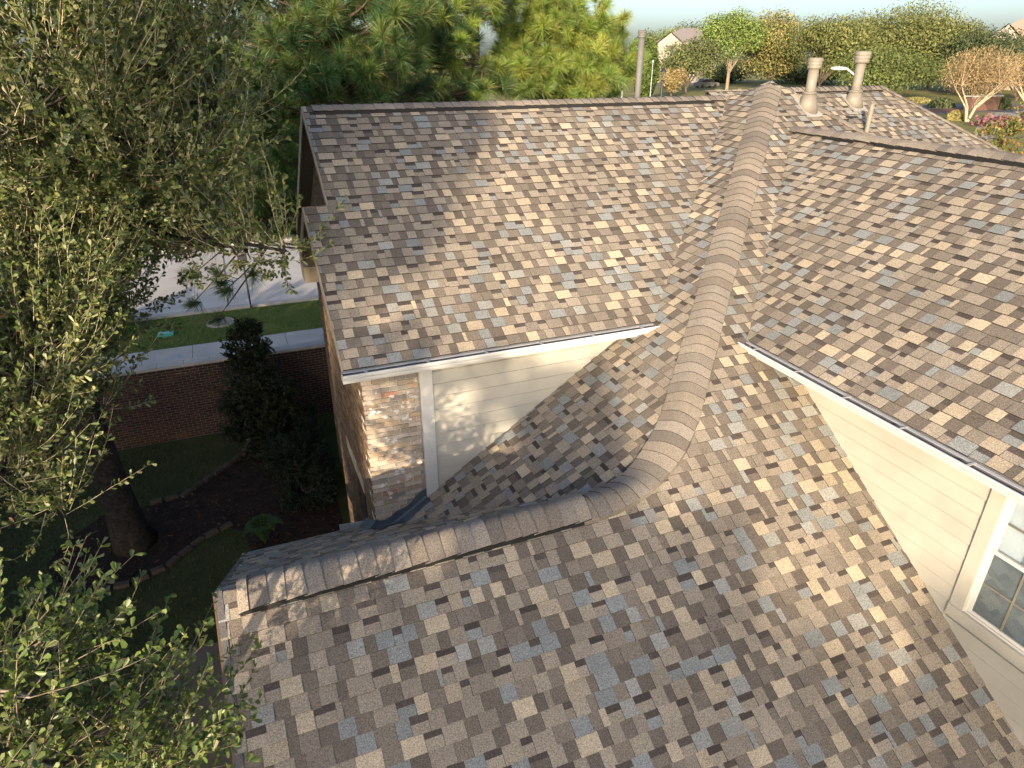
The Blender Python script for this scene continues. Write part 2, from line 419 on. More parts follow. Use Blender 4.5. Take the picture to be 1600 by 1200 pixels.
def cap_run(path, surf, w, lift, rng, expo=.152, lip=.010, sidecol=None, lipcol=(.016, .015, .014), thick=.008, drop=.012, n=11, slope_sign=1):
    """path: dense list of plan points from the low/first end to the last; each cap overlaps the one before it"""
    P = [np.array(p, float) for p in path]; d = [0]
    P3 = [np.array([p[0], p[1], surf(p[0], p[1])]) for p in P]
    for a, c in zip(P3, P3[1:]): d.append(d[-1] + np.linalg.norm(c - a))
    def at(s):
        s = min(max(s, 0), d[-1]); i = min(int(np.searchsorted(d, s)), len(d) - 1); i = max(i, 1)
        t = (s - d[i - 1]) / (d[i] - d[i - 1] + 1e-9); q = P[i - 1] + t * (P[i] - P[i - 1])
        i0, i1 = max(i - 4, 0), min(i + 3, len(P) - 1); tg = P[i1] - P[i0]; tg /= np.linalg.norm(tg) + 1e-9
        return q, np.array([-tg[1], tg[0]])
    s = 0
    while s < d[-1] - .05:
        e = min(expo * rng.uniform(.96, 1.04), d[-1] - s + .01); V = []; F = []
        wj = w * rng.uniform(.97, 1.03); tlt = rng.uniform(-.012, .012)
        lift_j = rng.uniform(0, .004); cc = rng.choice(CAPCOL); cc = tuple(np.array(cc) * rng.uniform(.9, 1.1))
        rows = [(s, lift + thick + lip + lift_j), (s + e * .5, lift + thick + lip * .5 + lift_j * .6), (s + e + .03, lift + .004)]
        for r, (ss, hh) in enumerate(rows):
            q, nn = at(ss)
            tg = np.array([nn[1], -nn[0]])
            for j in range(n):
                t = (j / (n - 1) * 2 - 1); o2 = q + nn * t * wj + tg * (tlt * t)
                V.append((o2[0], o2[1], surf(o2[0], o2[1]) + hh))
        for r in range(2):
            for j in range(n - 1):
                a = r * n + j; F.append((a, a + n, a + n + 1, a + 1))
        k = len(V)                          # front lip and side lips
        for j in range(n): V.append(V[j])
        for j in range(n): V.append((V[j][0], V[j][1], V[j][2] - thick - .010))
        for j in range(n - 1): F.append((k + j, k + j + 1, k + n + j + 1, k + n + j))
        for side in (0, n - 1):
            k2 = len(V)
            for r in range(3): V.append(V[r * n + side])
            for r in range(3): v = V[r * n + side]; V.append((v[0], v[1], v[2] - drop))
            for r in range(2): F.append((k2 + r, k2 + 3 + r, k2 + 4 + r, k2 + r + 1))
        C = [cc] * (2 * (n - 1)) + [lipcol] * (n - 1) + [sidecol or tuple(np.array(cc) * .8)] * (len(F) - 3 * (n - 1))
        o = mk('ridge_cap', V, F, MAT['shingle'], house, C, False)
        o.data.polygons.foreach_set('use_smooth', [True] * (2 * (n - 1)) + [False] * (len(F) - 2 * (n - 1)))
        s += e
rc = random.Random(5)
# ridge of the lower roof, then the hip up to the peak, with the bend at J rounded
J = np.array([XJ, YR]); q0 = J + np.array([-.95, 0]); q1 = J + np.array([.72, .72])
path = [(x, YR) for x in np.linspace(q0[0], XL + .17, 60)]
bend = [tuple((1 - t) ** 2 * q0 + 2 * t * (1 - t) * J + t * t * q1) for t in np.linspace(0, 1, 14)][1:]
hip = [tuple(q1 + (np.array([PX, PY]) - .10 - q1) * t) for t in np.linspace(0, 1, 90)][1:]
cap_run(path, main_top, .22, .040, rc, sidecol=(.016, .015, .014))
cap_run([(q0[0] - .10, YR), (q0[0] - .05, YR), tuple(q0)] + bend + hip, main_top, .215, .016, rc, expo=.155, drop=.06, lip=.006, lipcol=(.05, .045, .04))
# right hip of the peak
cap_run([(PX + 3.0 - t, PY - 3.0 + t) for t in np.linspace(0, 2.5, 50)], surf_min([zB, zPr, zBk]), .15, .004, rc, expo=.16)
# ridges of the gables
cap_run([(x, YA) for x in np.linspace(XAU + .12, 8.62, 90)], surf_min([zA, zAb], .07), .17, .014, rc, lip=.004, sidecol=(.02, .019, .018))
cap_run([(XC, y) for y in np.linspace(9.45, .9, 90)], surf_min([zC, zCr], .07), .17, .014, rc, lip=.004, sidecol=(.02, .019, .018))
cap_run([(x, YF) for x in np.linspace(11.3, XF1, 40)], surf_min([zF, lambda x, y: ZF - S * (y - YF)]), .165, .02, rc)
cap_run([(XF1 + 4 - t, YF - 4 + t) for t in np.linspace(0, 4, 60)], surf_min([zF, zFr]), .15, .01, rc, expo=.17)
# black ridge vents under the caps (their edge shows as a dark line)
def vent(p0, p1, surf, side, w=.168, zf=None, hh=.055):
    p0 = np.array(p0); p1 = np.array(p1); t = (p1 - p0) / np.linalg.norm(p1 - p0); n_ = np.array([-t[1], t[0]]) * side
    b = MB(); N = 24; rr = random.Random(1)
    for i in range(N):
        a = p0 + (p1 - p0) * i / N; c = p0 + (p1 - p0) * (i + 1) / N; P = []
        for off in (w * .84, w + .004):
            for q in (a, c):
                o2 = q + n_ * off; P.append((o2[0], o2[1], zf(*o2)))
        a0, c0, a1, c1 = P; lo, hi = .004, hh + rr.uniform(-.005, .003)
        up = lambda p, h: (p[0], p[1], p[2] + h)
        b.hexa([up(a0, lo), up(c0, lo), up(c1, lo), up(a1, lo), up(a0, hi), up(c0, hi), up(c1, hi), up(a1, hi)])
    b.build('ridge_vent', MAT['vent'], house)
vent((XL + .17, YR), (XJ - .95, YR), None, -1, .207, zB, .064)
vent((XAU + .14, YA), (8.35, YA), None, -1, .166, zA, .055)
vent((XC, 8.55), (XC, 7.95), None, -1, .166, zC, .055)
vent((XC, 7.55), (XC, .9), None, -1, .166, zC, .055)
vent((11.7, YF), (XF1 - .15, YF), None, -1, .16, zF, .05)

# ---- eaves: fascia, soffit, gutters, drip edges
def gutter(p0, p1, out, ztop, dark_end=False, inner=.11):
    """K-style trough along p0->p1; out = unit plan vector away from the house"""
    p0 = np.array([*p0, 0.]); p1 = np.array([*p1, 0.]); o_ = np.array([*out, 0.]); d = p1 - p0
    prof = [(0, 0), (0, -.095), (.090, -.095), (.100, -.062), (.128, -.040), (.140, .000), (.156, .002), (.156, .012), (.138, .012), (.124, -.036), (.096, -.058), (.086, -.091), (.004, -.091), (.004, 0)]
    b = MB(); b.prism([p0 + o_ * a + np.array([0, 0, ztop + z]) for a, z in prof], d)
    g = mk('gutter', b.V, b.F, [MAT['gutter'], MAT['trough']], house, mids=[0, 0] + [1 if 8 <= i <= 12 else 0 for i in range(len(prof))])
    for end in (p0, p1):
        e = MB(); tt = d / np.linalg.norm(d) * (-.004 if end is p0 else .004)
        e.prism([end + o_ * a + np.array([0, 0, ztop + z]) for a, z in ((0, 0), (0, -.095), (.090, -.095), (.100, -.062), (.140, .0), (.156, .012))], tt)
        e.build('end_cap', MAT['dark'] if (dark_end and end is p0) else MAT['gutter'], g)
    n = int(np.linalg.norm(d) / .75); tn = d / np.linalg.norm(d)
    for i in range(n + 1):
        c = p0 + d * ((i + .35) / (n + .7)); h = MB()
        z0 = ztop - .006
        h.hexa([c - tn * .012 + np.array([0, 0, z0]), c + tn * .012 + np.array([0, 0, z0]), c + tn * .03 + o_ * .146 + np.array([0, 0, z0 + .014]), c + tn * .006 + o_ * .146 + np.array([0, 0, z0 + .014]),
                c - tn * .012 + np.array([0, 0, z0 + .004]), c + tn * .012 + np.array([0, 0, z0 + .004]), c + tn * .03 + o_ * .146 + np.array([0, 0, z0 + .014 + .004]), c + tn * .006 + o_ * .146 + np.array([0, 0, z0 + .014 + .004])])
        h.build('gutter_hanger', MAT['white'], g)
    return g
xeA = XJ + (ZA - ZR) / S; yeC = YR + (ZC - ZR) / S
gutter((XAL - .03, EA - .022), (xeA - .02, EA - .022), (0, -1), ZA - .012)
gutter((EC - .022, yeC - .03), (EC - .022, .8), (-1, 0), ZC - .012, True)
b = MB(); b.box((XAL - .02, EA - .019, ZA - .17), (xeA + .1, EA + .034, ZA - .018)); b.build('fascia', MAT['white'], house)
b = MB(); b.box((EC - .019, .8, ZC - .17), (EC + .034, yeC + .1, ZC - .018)); b.build('fascia', MAT['white'], house)
b = MB(); b.box((XAL + .02, EA + .036, ZA - .165), (xeA + .3, W1 + .05, ZA - .150)); b.build('soffit', MAT['cream'], house)
b = MB(); b.box((EC + .036, .8, ZC - .165), (W2 + .05, yeC + .4, ZC - .150)); b.build('soffit', MAT['cream'], house)
b = MB(); b.box((XAL - .02, EA - .056, ZA - .024), (xeA - .02, EA - .002, ZA - .018)); b.build('drip_edge', MAT['drip'], house)
b = MB(); b.box((EC - .060, .8, ZC - .024), (EC - .002, yeC - .03, ZC - .018)); b.build('drip_edge', MAT['drip'], house)
# frieze boards under the soffits
b = MB(); b.box((1.95, W1 - .022, ZA - .285), (xeA + .2, W1 + .01, ZA - .167)); b.build('frieze_board', MAT['cream'], house)
def rake_edge(x, y0, y1, zf, mat, wid=.05, hgt=.11, name='rake_trim'):
    b = MB(); P = []
    for y in (y0, y1):
        P.append((x - .012, y, zf(x, y) - hgt)); P.append((x - .012, y, zf(x, y) + .006)); P.append((x + .006, y, zf(x, y) + .006)); P.append((x + .006, y, zf(x, y) - hgt))
    b.hexa([P[0], P[3], P[7], P[4], P[1], P[2], P[6], P[5]]); return b.build(name, mat, house)
rake_edge(XL - .008, YB0, YR, zB, MAT['stain']); rake_edge(XL - .008, YR, YE, zE, MAT['stain'])
rake_edge(XAL - .008, EA, YJ, zA, MAT['tanfascia']); rake_edge(XAU - .008, YJ, YA, zA, MAT['tanfascia'])
rake_edge(XAU - .008, YA, 14.75, zAb, MAT['tanfascia'], hgt=.16); rake_edge(XAL - .008, YJ, 10.75, zb, MAT['tanfascia'], hgt=.16)
b = MB(); b.box((XL - .02, YE - .003, zE(0, YE) - .06), (1.07, YE + .012, zE(0, YE) + .01)); b.build('drip_edge', MAT['drip'], house)
# plain starter strip along the lower roof's rake and beside the ridge end
b = MB()
for y0, y1, zf in ((YB0, YR, zB), (YR, YE, zE)):
    b.hexa([(XL, y0, zf(0, y0)), (XL + .055, y0, zf(0, y0)), (XL + .055, y1, zf(0, y1)), (XL, y1, zf(0, y1)), (XL, y0, zf(0, y0) + .0195), (XL + .055, y0, zf(0, y0) + .0195), (XL + .055, y1, zf(0, y1) + .0195), (XL, y1, zf(0, y1) + .0195)], (.085, .083, .085))
b.build('starter_strip', MAT['shingle'], house, True)
# box return at the back eave of the bump-out
b = MB(); zbx = zb(0, 10.75); b.box((XAL - .02, 10.30, zbx - .34), (1.30, 10.78, zbx - .10)); b.build('eave_return', MAT['tanfascia'], house)

# ---- walls
wall_front = MB(); wall_front.box((1.088, W1 + .008, 0), (1.775, W1 + .3, ZA - .15)); wf = wall_front.build('wall', MAT['mortar'], house); wf['label'] = 'narrow tan brick corner pier with smeared white mortar'
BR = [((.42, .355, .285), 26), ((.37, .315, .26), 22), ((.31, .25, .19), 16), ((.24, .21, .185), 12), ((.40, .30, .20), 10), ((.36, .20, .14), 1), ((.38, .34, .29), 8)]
rb = random.Random(9)
bz = 2.9; row = 0
while bz < ZA - .17:
    x = 1.09 - (.10 if row % 2 else 0)
    while x < 1.77:
        wdt = .203; x0, x1 = max(x, 1.082), min(x + wdt, 1.772)
        if x1 - x0 > .03:
            pr = .006 + rb.uniform(-.003, .004); b = MB(); z1 = min(bz + .057, ZA - .152); j = lambda: rb.uniform(-.003, .003)
            b.hexa([(x0 + j(), W1 - pr, bz + j()), (x1 + j(), W1 - pr, bz + j()), (x1, W1 + .05, bz), (x0, W1 + .05, bz), (x0 + j(), W1 - pr, z1 + j()), (x1 + j(), W1 - pr, z1 + j()), (x1, W1 + .05, z1), (x0, W1 + .05, z1)], pick(BR, rb))
            b.build('brick', MAT['brick'], wf, True)
        x += wdt + .011
    bz += .068; row += 1
# smears of white mortar, thin irregular lumps standing on the brick face
sm = MB()
for i in range(60):
    cx, cz = rb.choice([(1.25, 5.35), (1.5, 5.1), (1.62, 4.9), (1.35, 4.55), (1.5, 4.1), (1.65, 4.25), (1.3, 3.9), (1.2, 5.0)]); cx += rb.gauss(0, .08); cz += rb.gauss(0, .07); r0 = rb.uniform(.010, .034)
    if not 1.11 < cx < 1.74: continue
    pts = []
    for a in range(7):
        rr = r0 * rb.uniform(.4, 1.3); pts.append((cx + rr * 1.3 * math.cos(a * .898), W1 - .0105 - i * .00012, cz + rr * math.sin(a * .898)))
    sm.prism(pts, (0, .02, 0))
sm.build('mortar_smear', MAT['mortar'], wf)['kind'] = 'stuff'
# left side wall of the bump-out (seen edge-on) and main gable wall
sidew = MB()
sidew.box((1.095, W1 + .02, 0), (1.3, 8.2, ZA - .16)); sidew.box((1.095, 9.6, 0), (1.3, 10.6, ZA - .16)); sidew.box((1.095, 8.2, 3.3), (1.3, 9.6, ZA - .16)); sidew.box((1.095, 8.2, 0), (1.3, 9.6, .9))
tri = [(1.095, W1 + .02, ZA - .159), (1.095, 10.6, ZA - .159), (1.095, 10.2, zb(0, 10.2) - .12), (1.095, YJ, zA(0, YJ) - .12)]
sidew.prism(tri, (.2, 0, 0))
ws = sidew.build('wall', MAT['shadedmortar'], house); ws['label'] = 'shaded left brick wall seen nearly edge-on'
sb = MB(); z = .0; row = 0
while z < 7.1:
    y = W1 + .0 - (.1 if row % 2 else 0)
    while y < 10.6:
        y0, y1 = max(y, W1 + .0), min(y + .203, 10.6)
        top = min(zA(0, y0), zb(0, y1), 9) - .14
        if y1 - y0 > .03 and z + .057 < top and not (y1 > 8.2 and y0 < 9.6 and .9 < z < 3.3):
            sb.box((1.085 + rb.uniform(-.005, .004), y0, z), (1.12, y1, z + .057), tuple(np.array(pick(BR, rb)) * np.array((.36, .30, .25))))  # pier brick colours darkened to carry this wall's shade
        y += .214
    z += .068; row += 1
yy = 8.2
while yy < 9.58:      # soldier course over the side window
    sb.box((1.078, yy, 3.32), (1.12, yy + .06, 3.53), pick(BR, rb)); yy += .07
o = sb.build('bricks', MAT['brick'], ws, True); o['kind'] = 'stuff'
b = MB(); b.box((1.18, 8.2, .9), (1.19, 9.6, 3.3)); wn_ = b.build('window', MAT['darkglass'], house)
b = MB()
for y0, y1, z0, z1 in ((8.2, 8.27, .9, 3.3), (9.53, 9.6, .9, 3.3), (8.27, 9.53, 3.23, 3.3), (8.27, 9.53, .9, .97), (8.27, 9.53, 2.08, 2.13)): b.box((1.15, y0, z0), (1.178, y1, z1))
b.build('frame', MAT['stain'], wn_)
mg = MB(); mg.prism([(1.40, W1 + .3, 0), (1.40, 14.2, 0), (1.40, 14.2, zAb(0, 14.2) - .13), (1.40, YA, ZRA - .13), (1.40, W1 + .3, zA(0, W1 + .3) - .13)], (.2, 0, 0)); o = mg.build('wall', MAT['shadedmortar'], house); o['label'] = 'main gable wall in shade under the left rake'
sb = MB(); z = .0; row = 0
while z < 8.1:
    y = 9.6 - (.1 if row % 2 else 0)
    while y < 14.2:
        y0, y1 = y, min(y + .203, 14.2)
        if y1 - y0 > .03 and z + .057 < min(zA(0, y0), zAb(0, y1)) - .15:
            sb.box((1.39 + rb.uniform(-.005, .004), y0, z), (1.42, y1, z + .057), tuple(np.array(pick(BR, rb)) * np.array((.34, .28, .23))))  # same brick palette, toned down for the shade under the rake
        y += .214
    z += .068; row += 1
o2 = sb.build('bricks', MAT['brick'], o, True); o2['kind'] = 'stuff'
b = MB(); b.box((1.6, 14.0, 0), (9, 14.2, 5.3)); b.box((-.30, 1.9, 0), (-.1, 8.1, 2.6)); b.box((-.1, 1.9, 0), (6.1, 2.0, 2.6)); b.box((-.1, 8.0, 0), (1.05, 8.1, 2.3))
b.prism([(-.30, 1.9, 2.6), (-.30, 8.1, 2.6), (-.30, YR, ZR - .2)], (.2, 0, 0))
b.build('wall', MAT['mortar'], house)

# ---- cream gable wall with lap siding (between pier and roof)
def lap_boards(parent, face, coord, u0f, u1f, z0, z1, expo, mat, cuts=None):
    """boards along u; face '-Y' at y=coord or '-X' at x=coord"""
    z = z0
    while z < z1:
        zt = min(z + expo - .009, z1)
        for (a, c) in u1f(z):
            t0, t1 = .020, .012
            if face == '-Y': P = [(a, coord - t0, z), (c, coord - t0, z), (c, coord + .01, z), (a, coord + .01, z), (a, coord - t1, zt), (c, coord - t1, zt), (c, coord + .01, zt), (a, coord + .01, zt)]
            else: P = [(coord - t0, c, z), (coord - t0, a, z), (coord + .01, a, z), (coord + .01, c, z), (coord - t1, c, zt), (coord - t1, a, zt), (coord + .01, a, zt), (coord + .01, c, zt)]
            b = MB(); b.hexa(P); b.build('siding_board', mat, parent)
        z += expo
b = MB(); b.box((1.78, W1 + .012, 3.4), (5.3, W1 + .2, ZA - .15)); wg = b.build('wall', MAT['cream'], house); wg['label'] = 'cream triangular gable wall with lap siding'
lap_boards(wg, '-Y', W1, None, lambda z: [(1.955, 5.2)], 3.50, ZA - .16, .178, MAT['cream'])
b = MB(); b.box((1.79, W1 - .034, 3.45), (1.953, W1 + .01, ZA - .152)); b.build('corner_board', MAT['white'], wg)
# ---- right cream wall with window
WY0, WY1, WZ0, WZ1 = 1.98, 3.0, 3.95, 5.44
b = MB()
b.box((W2 + .012, .8, 2.2), (W2 + .2, WY0 - .02, ZC - .15)); b.box((W2 + .012, WY1 + .02, 2.2), (W2 + .2, 6.3, ZC - .15)); b.box((W2 + .012, WY0 - .02, 2.2), (W2 + .2, WY1 + .02, WZ0 - .02)); b.box((W2 + .012, WY0 - .02, WZ1 + .02), (W2 + .2, WY1 + .02, ZC - .15))
wr = b.build('wall', MAT['cream'], house); wr['label'] = 'sunlit cream side wall with lap siding and a window'
lap_boards(wr, '-X', W2, None, lambda z: [(.9, 6.2)] if z + .15 < WZ0 - .13 else [(WY1 + .14, 6.2), (.9, WY0 - .14)], 2.35, ZC - .16, .178, MAT['cream'])
b = MB()
for y0, y1, z0, z1 in ((WY1, WY1 + .135, WZ0, WZ1 + .16), (WY0 - .135, WY0, WZ0, WZ1 + .16), (WY0, WY1, WZ1, WZ1 + .16)): b.box((W2 - .036, y0, z0), (W2 + .012, y1, z1))
b.box((W2 - .042, WY0 - .14, WZ0 - .135), (W2 + .012, WY1 + .14, WZ0 - .002))
win = b.build('window', MAT['cream'], house); win['label'] = 'double-hung window with cream casing, cut by the right edge'
fr = MB()
def ringbox(b, x0, x1, y0, y1, z0, z1, t):
    b.box((x0, y0, z0), (x1, y0 + t, z1)); b.box((x0, y1 - t, z0), (x1, y1, z1)); b.box((x0, y0 + t, z0), (x1, y1 - t, z0 + t)); b.box((x0, y0 + t, z1 - t), (x1, y1 - t, z1))
ringbox(fr, W2 - .012, W2 + .07, WY0 + .001, WY1 - .001, WZ0, WZ1 - .001, .022); fr.build('frame', MAT['white'], win)
zm = 4.735
up = MB(); ringbox(up, W2 + .022, W2 + .045, WY0 + .024, WY1 - .024, zm - .015, WZ1 - .024, .032); up.build('sash', MAT['white'], win)
lo = MB(); ringbox(lo, W2 + .0, W2 + .021, WY0 + .024, WY1 - .024, WZ0 + .024, zm + .022, .034); lo.build('sash', MAT['white'], win)
ys = [WY0 + .056, WY0 + .056 + .297, WY1 - .056 - .297, WY1 - .056]
for za_, zb_, xg in ((WZ0 + .058, zm - .012, W2 + .010), (zm + .017, WZ1 - .056, W2 + .033)):
    zmid = (za_ + zb_) / 2; mt = MB()
    for y in ys[1:3]: mt.box((xg - .006, y - .008, za_), (xg + .006, y + .008, zb_))
    for a, c in zip(ys, ys[1:]): mt.box((xg - .0055, a + .008, zmid - .008), (xg + .0055, c - .008, zmid + .008))
    mt.build('muntin', MAT['muntin'], win)
    for a, c in zip(ys, ys[1:]):
        for q0_, q1_ in ((za_, zmid - .008), (zmid + .008, zb_)):
            p = MB(); p.box((xg - .002, a + .008, q0_), (xg + .002, c - .008, q1_)); p.build('pane', MAT['glass'], win)
b = MB(); b.box((W2 + .0170, WY0 + .03, WZ0 + .03), (W2 + .0180, WY1 - .03, zm)); b.build('insect_screen', MAT['screen'], win)
b = MB()
for i in range(36):
    z = WZ0 + .01 + i * .0415; b.hexa([(W2 + .10, WY0, z), (W2 + .10, WY1, z), (W2 + .118, WY1, z + .012), (W2 + .118, WY0, z + .012), (W2 + .102, WY0, z + .046), (W2 + .102, WY1, z + .046), (W2 + .12, WY1, z + .05), (W2 + .12, WY0, z + .05)])
b.build('window_blind', MAT['blind'], win)
b = MB(); b.box((W2 + .25, WY0 - .3, 3.6), (W2 + .26, WY1 + .3, 5.6)); b.build('room_wall', MAT['stain'], win)

# ---- flashing at the foot of the brick pier, kick-out metal, flues and pipes
b = MB()
N = 10
for i in range(N):
    x0 = 1.79 - .72 * i / N; x1 = 1.79 - .72 * (i + 1) / N
    def rz(x, y): return max(zD(x, y), zE(x, y))
    h0 = .15 + .03 * math.sin(i * 1.3); h1 = .15 + .03 * math.sin((i + 1) * 1.3); wv = .13 + .16 * (i / N) ** 2; wv1 = .13 + .16 * ((i + 1) / N) ** 2
    y_ = W1 - .016
    ring = lambda x, h, w: [(x, y_, rz(x, y_) + h), (x, y_ - .006, rz(x, y_ - .006) + .05), (x, y_ - .03, rz(x, y_ - .03) + .030), (x, y_ - w, rz(x, y_ - w) + .022)]
    A_ = ring(x0, h0, wv); B_ = ring(x1, h1, wv1)
    for k in range(3): b.poly([A_[k], A_[k + 1], B_[k + 1], B_[k]])
b.build('flashing', MAT['flash'], house, smooth=True)
b = MB(); b.hexa([(.70, YE - .05, zE(0, YE) + .03), (1.08, YE - .16, zE(0, YE) + .05), (1.08, YE - .14, zE(0, YE) + .05), (.70, YE - .03, zE(0, YE) + .03), (.70, YE - .05, zE(0, YE) + .15), (1.08, YE - .16, zE(0, YE) + .20), (1.08, YE - .14, zE(0, YE) + .20), (.70, YE - .03, zE(0, YE) + .15)]); b.build('kickout_flashing', MAT['metal'], house)
b = MB(); b.hexa([(.97, W1 - .02, zE(0, W1) + .02), (1.10, W1 - .02, zE(0, W1) + .02), (1.10, 8.3, zE(0, 8.3) + .02), (.97, 8.3, zE(0, 8.3) + .02), (.97, W1 - .02, zE(0, W1) + .035), (1.083, W1 - .02, zE(0, W1) + .16), (1.083, 8.3, zE(0, 8.3) + .16), (.97, 8.3, zE(0, 8.3) + .035)]); b.build('flashing', MAT['flash'], house)

def sm_(o):
    o.data.polygons.foreach_set('use_smooth', [len(p.vertices) == 4 for p in o.data.polygons])
def flue(base, ztop, r, zf, cap_r, cap_h, label, mat='fluepaint', collar=True, rings=3):
    x, y = base; z0 = zf(x, y)
    b = MB(); b.tube([(x, y, z0 - .05), (x, y, ztop - cap_h * .6)], r, 16); f = b.build('flue', MAT[mat], house, smooth=False); f['label'] = label
    f.data.polygons.foreach_set('use_smooth', [len(p.vertices) == 4 for p in f.data.polygons])
    c = MB(); pr_ = [(ztop - cap_h, r * 1.02), (ztop - cap_h * .97, cap_r * .86)]
    for i in range(rings):
        t = i / rings; zz = ztop - cap_h * (.95 - .9 * t); rr = cap_r * (.88 + .12 * (t + .3)); pr_ += [(zz, rr), (zz + cap_h * .9 / rings * .8, rr), (zz + cap_h * .9 / rings * .85, rr * .95)]
    pr_ += [(ztop, cap_r * .97), (ztop + .004, cap_r * .6)]
    c.tube([(x, y, z) for z, _ in pr_], [q for _, q in pr_], 18); sm_(c.build('cap', MAT[mat], f))
    if collar:
        k = MB(); k.tube([(x, y, z0 + .215), (x, y, z0 + .225), (x, y, z0 + .25)], [r * 1.5, r * 1.5, r * 1.02], 18); sm_(k.build('storm_collar', MAT[mat], f))
        k = MB(); k.tube([(x, y, z0 - .1), (x, y, z0 + .08), (x, y, z0 + .214)], [r * 2.3, r * 1.65, r * 1.25], 18); sm_(k.build('flashing_cone', MAT['fluepaint'], f))
        k = MB(); w_ = r * 2.0
        k.hexa([(x - w_, y - w_ * 1.3, zf(x - w_, y - w_ * 1.3)), (x + w_, y - w_ * 1.3, zf(x + w_, y - w_ * 1.3)), (x + w_, y + w_, zf(x + w_, y + w_)), (x - w_, y + w_, zf(x - w_, y + w_))] +
               [(a, c_, zf(a, c_) + .024) for a, c_ in ((x - w_, y - w_ * 1.3), (x + w_, y - w_ * 1.3), (x + w_, y + w_), (x - w_, y + w_))]); k.build('base_flashing', MAT['dullmetal'], f)
    return f
flue((9.56, 9.78), 8.93, .085, zB, .125, .17, 'shorter grey flue pipe with ringed cap beside the peak')
flue((13.1, 12.08), 9.04, .10, zF, .165, .23, 'taller grey flue pipe with wide cap on the far slope')
flue((7.62, 12.2), 9.38, .058, zAb, .082, .13, 'slim grey vent pipe standing behind the left ridge', mat='pipegrey', collar=False)
b = MB(); b.tube([(12.75, 11.25, zF(0, 11.25) - .05), (12.75, 11.25, 8.06)], .05, 12); o = b.build('vent_pipe', MAT['fluepaint'], house); o['label'] = 'short plain plumbing pipe behind the right ridge'
b = MB(); b.tube([(12.3, 11.30, zF(0, 11.3) - .05), (12.3, 11.3, 7.79)], .065, 4); b.box((12.22, 11.22, 7.79), (12.38, 11.38, 7.82)); o = b.build('vent_pipe', MAT['dark'], house); o['label'] = 'small dark vent behind the right ridge'

# ------------------------------------------------------------------ ground
def sheet(name, pts, z, mat):
    """flat polygon sheet on the ground, counter-clockwise"""
    P = [(p[0], p[1], z) for p in pts]
    a = sum(P[i][0] * P[(i + 1) % len(P)][1] - P[(i + 1) % len(P)][0] * P[i][1] for i in range(len(P)))
    if a < 0: P = P[::-1]
    o = mk(name, P, [tuple(range(len(P)))], mat); o['kind'] = 'structure'; return o
N = 64
o = mk('ground', [(1800 * math.cos(2 * math.pi * i / N), 1800 * math.sin(2 * math.pi * i / N), -.012) for i in range(N)], [tuple(range(N))], MAT['farlawn']); o['kind'] = 'structure'
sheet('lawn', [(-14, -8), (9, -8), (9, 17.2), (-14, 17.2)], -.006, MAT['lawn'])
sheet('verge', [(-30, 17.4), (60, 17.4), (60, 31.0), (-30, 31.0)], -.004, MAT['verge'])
sheet('street', [(-60, 27.4), (120, 27.4), (120, 37.5), (-60, 37.5)], .0, MAT['street'])
b = MB(); b.box((-60, 27.1, -.1), (120, 27.39, .10)); b.box((-60, 37.51, -.1), (120, 37.8, .10)); o = b.build('kerb', MAT['concrete']); o['kind'] = 'structure'
b = MB()
for i in range(12): b.box((-60 + i * 14.0 + 3.2, 27.42, .001), (-60 + i * 14 + 3.25, 37.4, .004))
o = b.build('street_joint', MAT['dark']); o['kind'] = 'structure'
# mulch bed and tree ring
bed = [(1.09, 12.4), (1.09, 17.0), (-.1, 17.0), (-.55, 16.5), (-.76, 15.77), (-1.5, 15.0), (-2.05, 14.45), (-2.9, 14.33), (-3.7, 14.3), (-4.3, 13.6), (-4.5, 12.9), (-4.1, 12.1), (-3.4, 11.75), (-2.9, 11.74), (-2.34, 11.97), (-1.75, 12.6), (-1.2, 12.9), (-.9, 12.6), (-.7, 11.4), (-.3, 10.2), (.0, 9.0), (1.09, 9.0)]
sheet('mulch_bed', bed, .002, MAT['mulch'])
chips = MB(); rm = random.Random(21)
def inside(p, poly):
    c = False; n = len(poly)
    for i in range(n):
        a, d = poly[i], poly[(i + 1) % n]
        if (a[1] > p[1]) != (d[1] > p[1]) and p[0] < (d[0] - a[0]) * (p[1] - a[1]) / (d[1] - a[1]) + a[0]: c = not c
    return c
for i in range(5200):
    p = (rm.uniform(-4.6, 1.1), rm.uniform(9, 17))
    if not inside(p, bed): continue
    a = rm.uniform(0, 6.28); l, w = rm.uniform(.02, .06), rm.uniform(.008, .02); dx, dy = math.cos(a), math.sin(a); z = rm.uniform(.006, .03); t = rm.uniform(-.02, .02)
    g = rm.uniform(.6, 1.6) * (2.4 if rm.random() < .04 else 1)
    chips.poly([(p[0] - dx * l - dy * w, p[1] - dy * l + dx * w, z), (p[0] + dx * l - dy * w, p[1] + dy * l + dx * w, z + t), (p[0] + dx * l + dy * w, p[1] + dy * l - dx * w, z + t + .006), (p[0] - dx * l + dy * w, p[1] - dy * l - dx * w, z + .006)], (.036 * g, .023 * g, .016 * g))
o = chips.build('mulch_chips', MAT['chip'], None, True); o['kind'] = 'stuff'
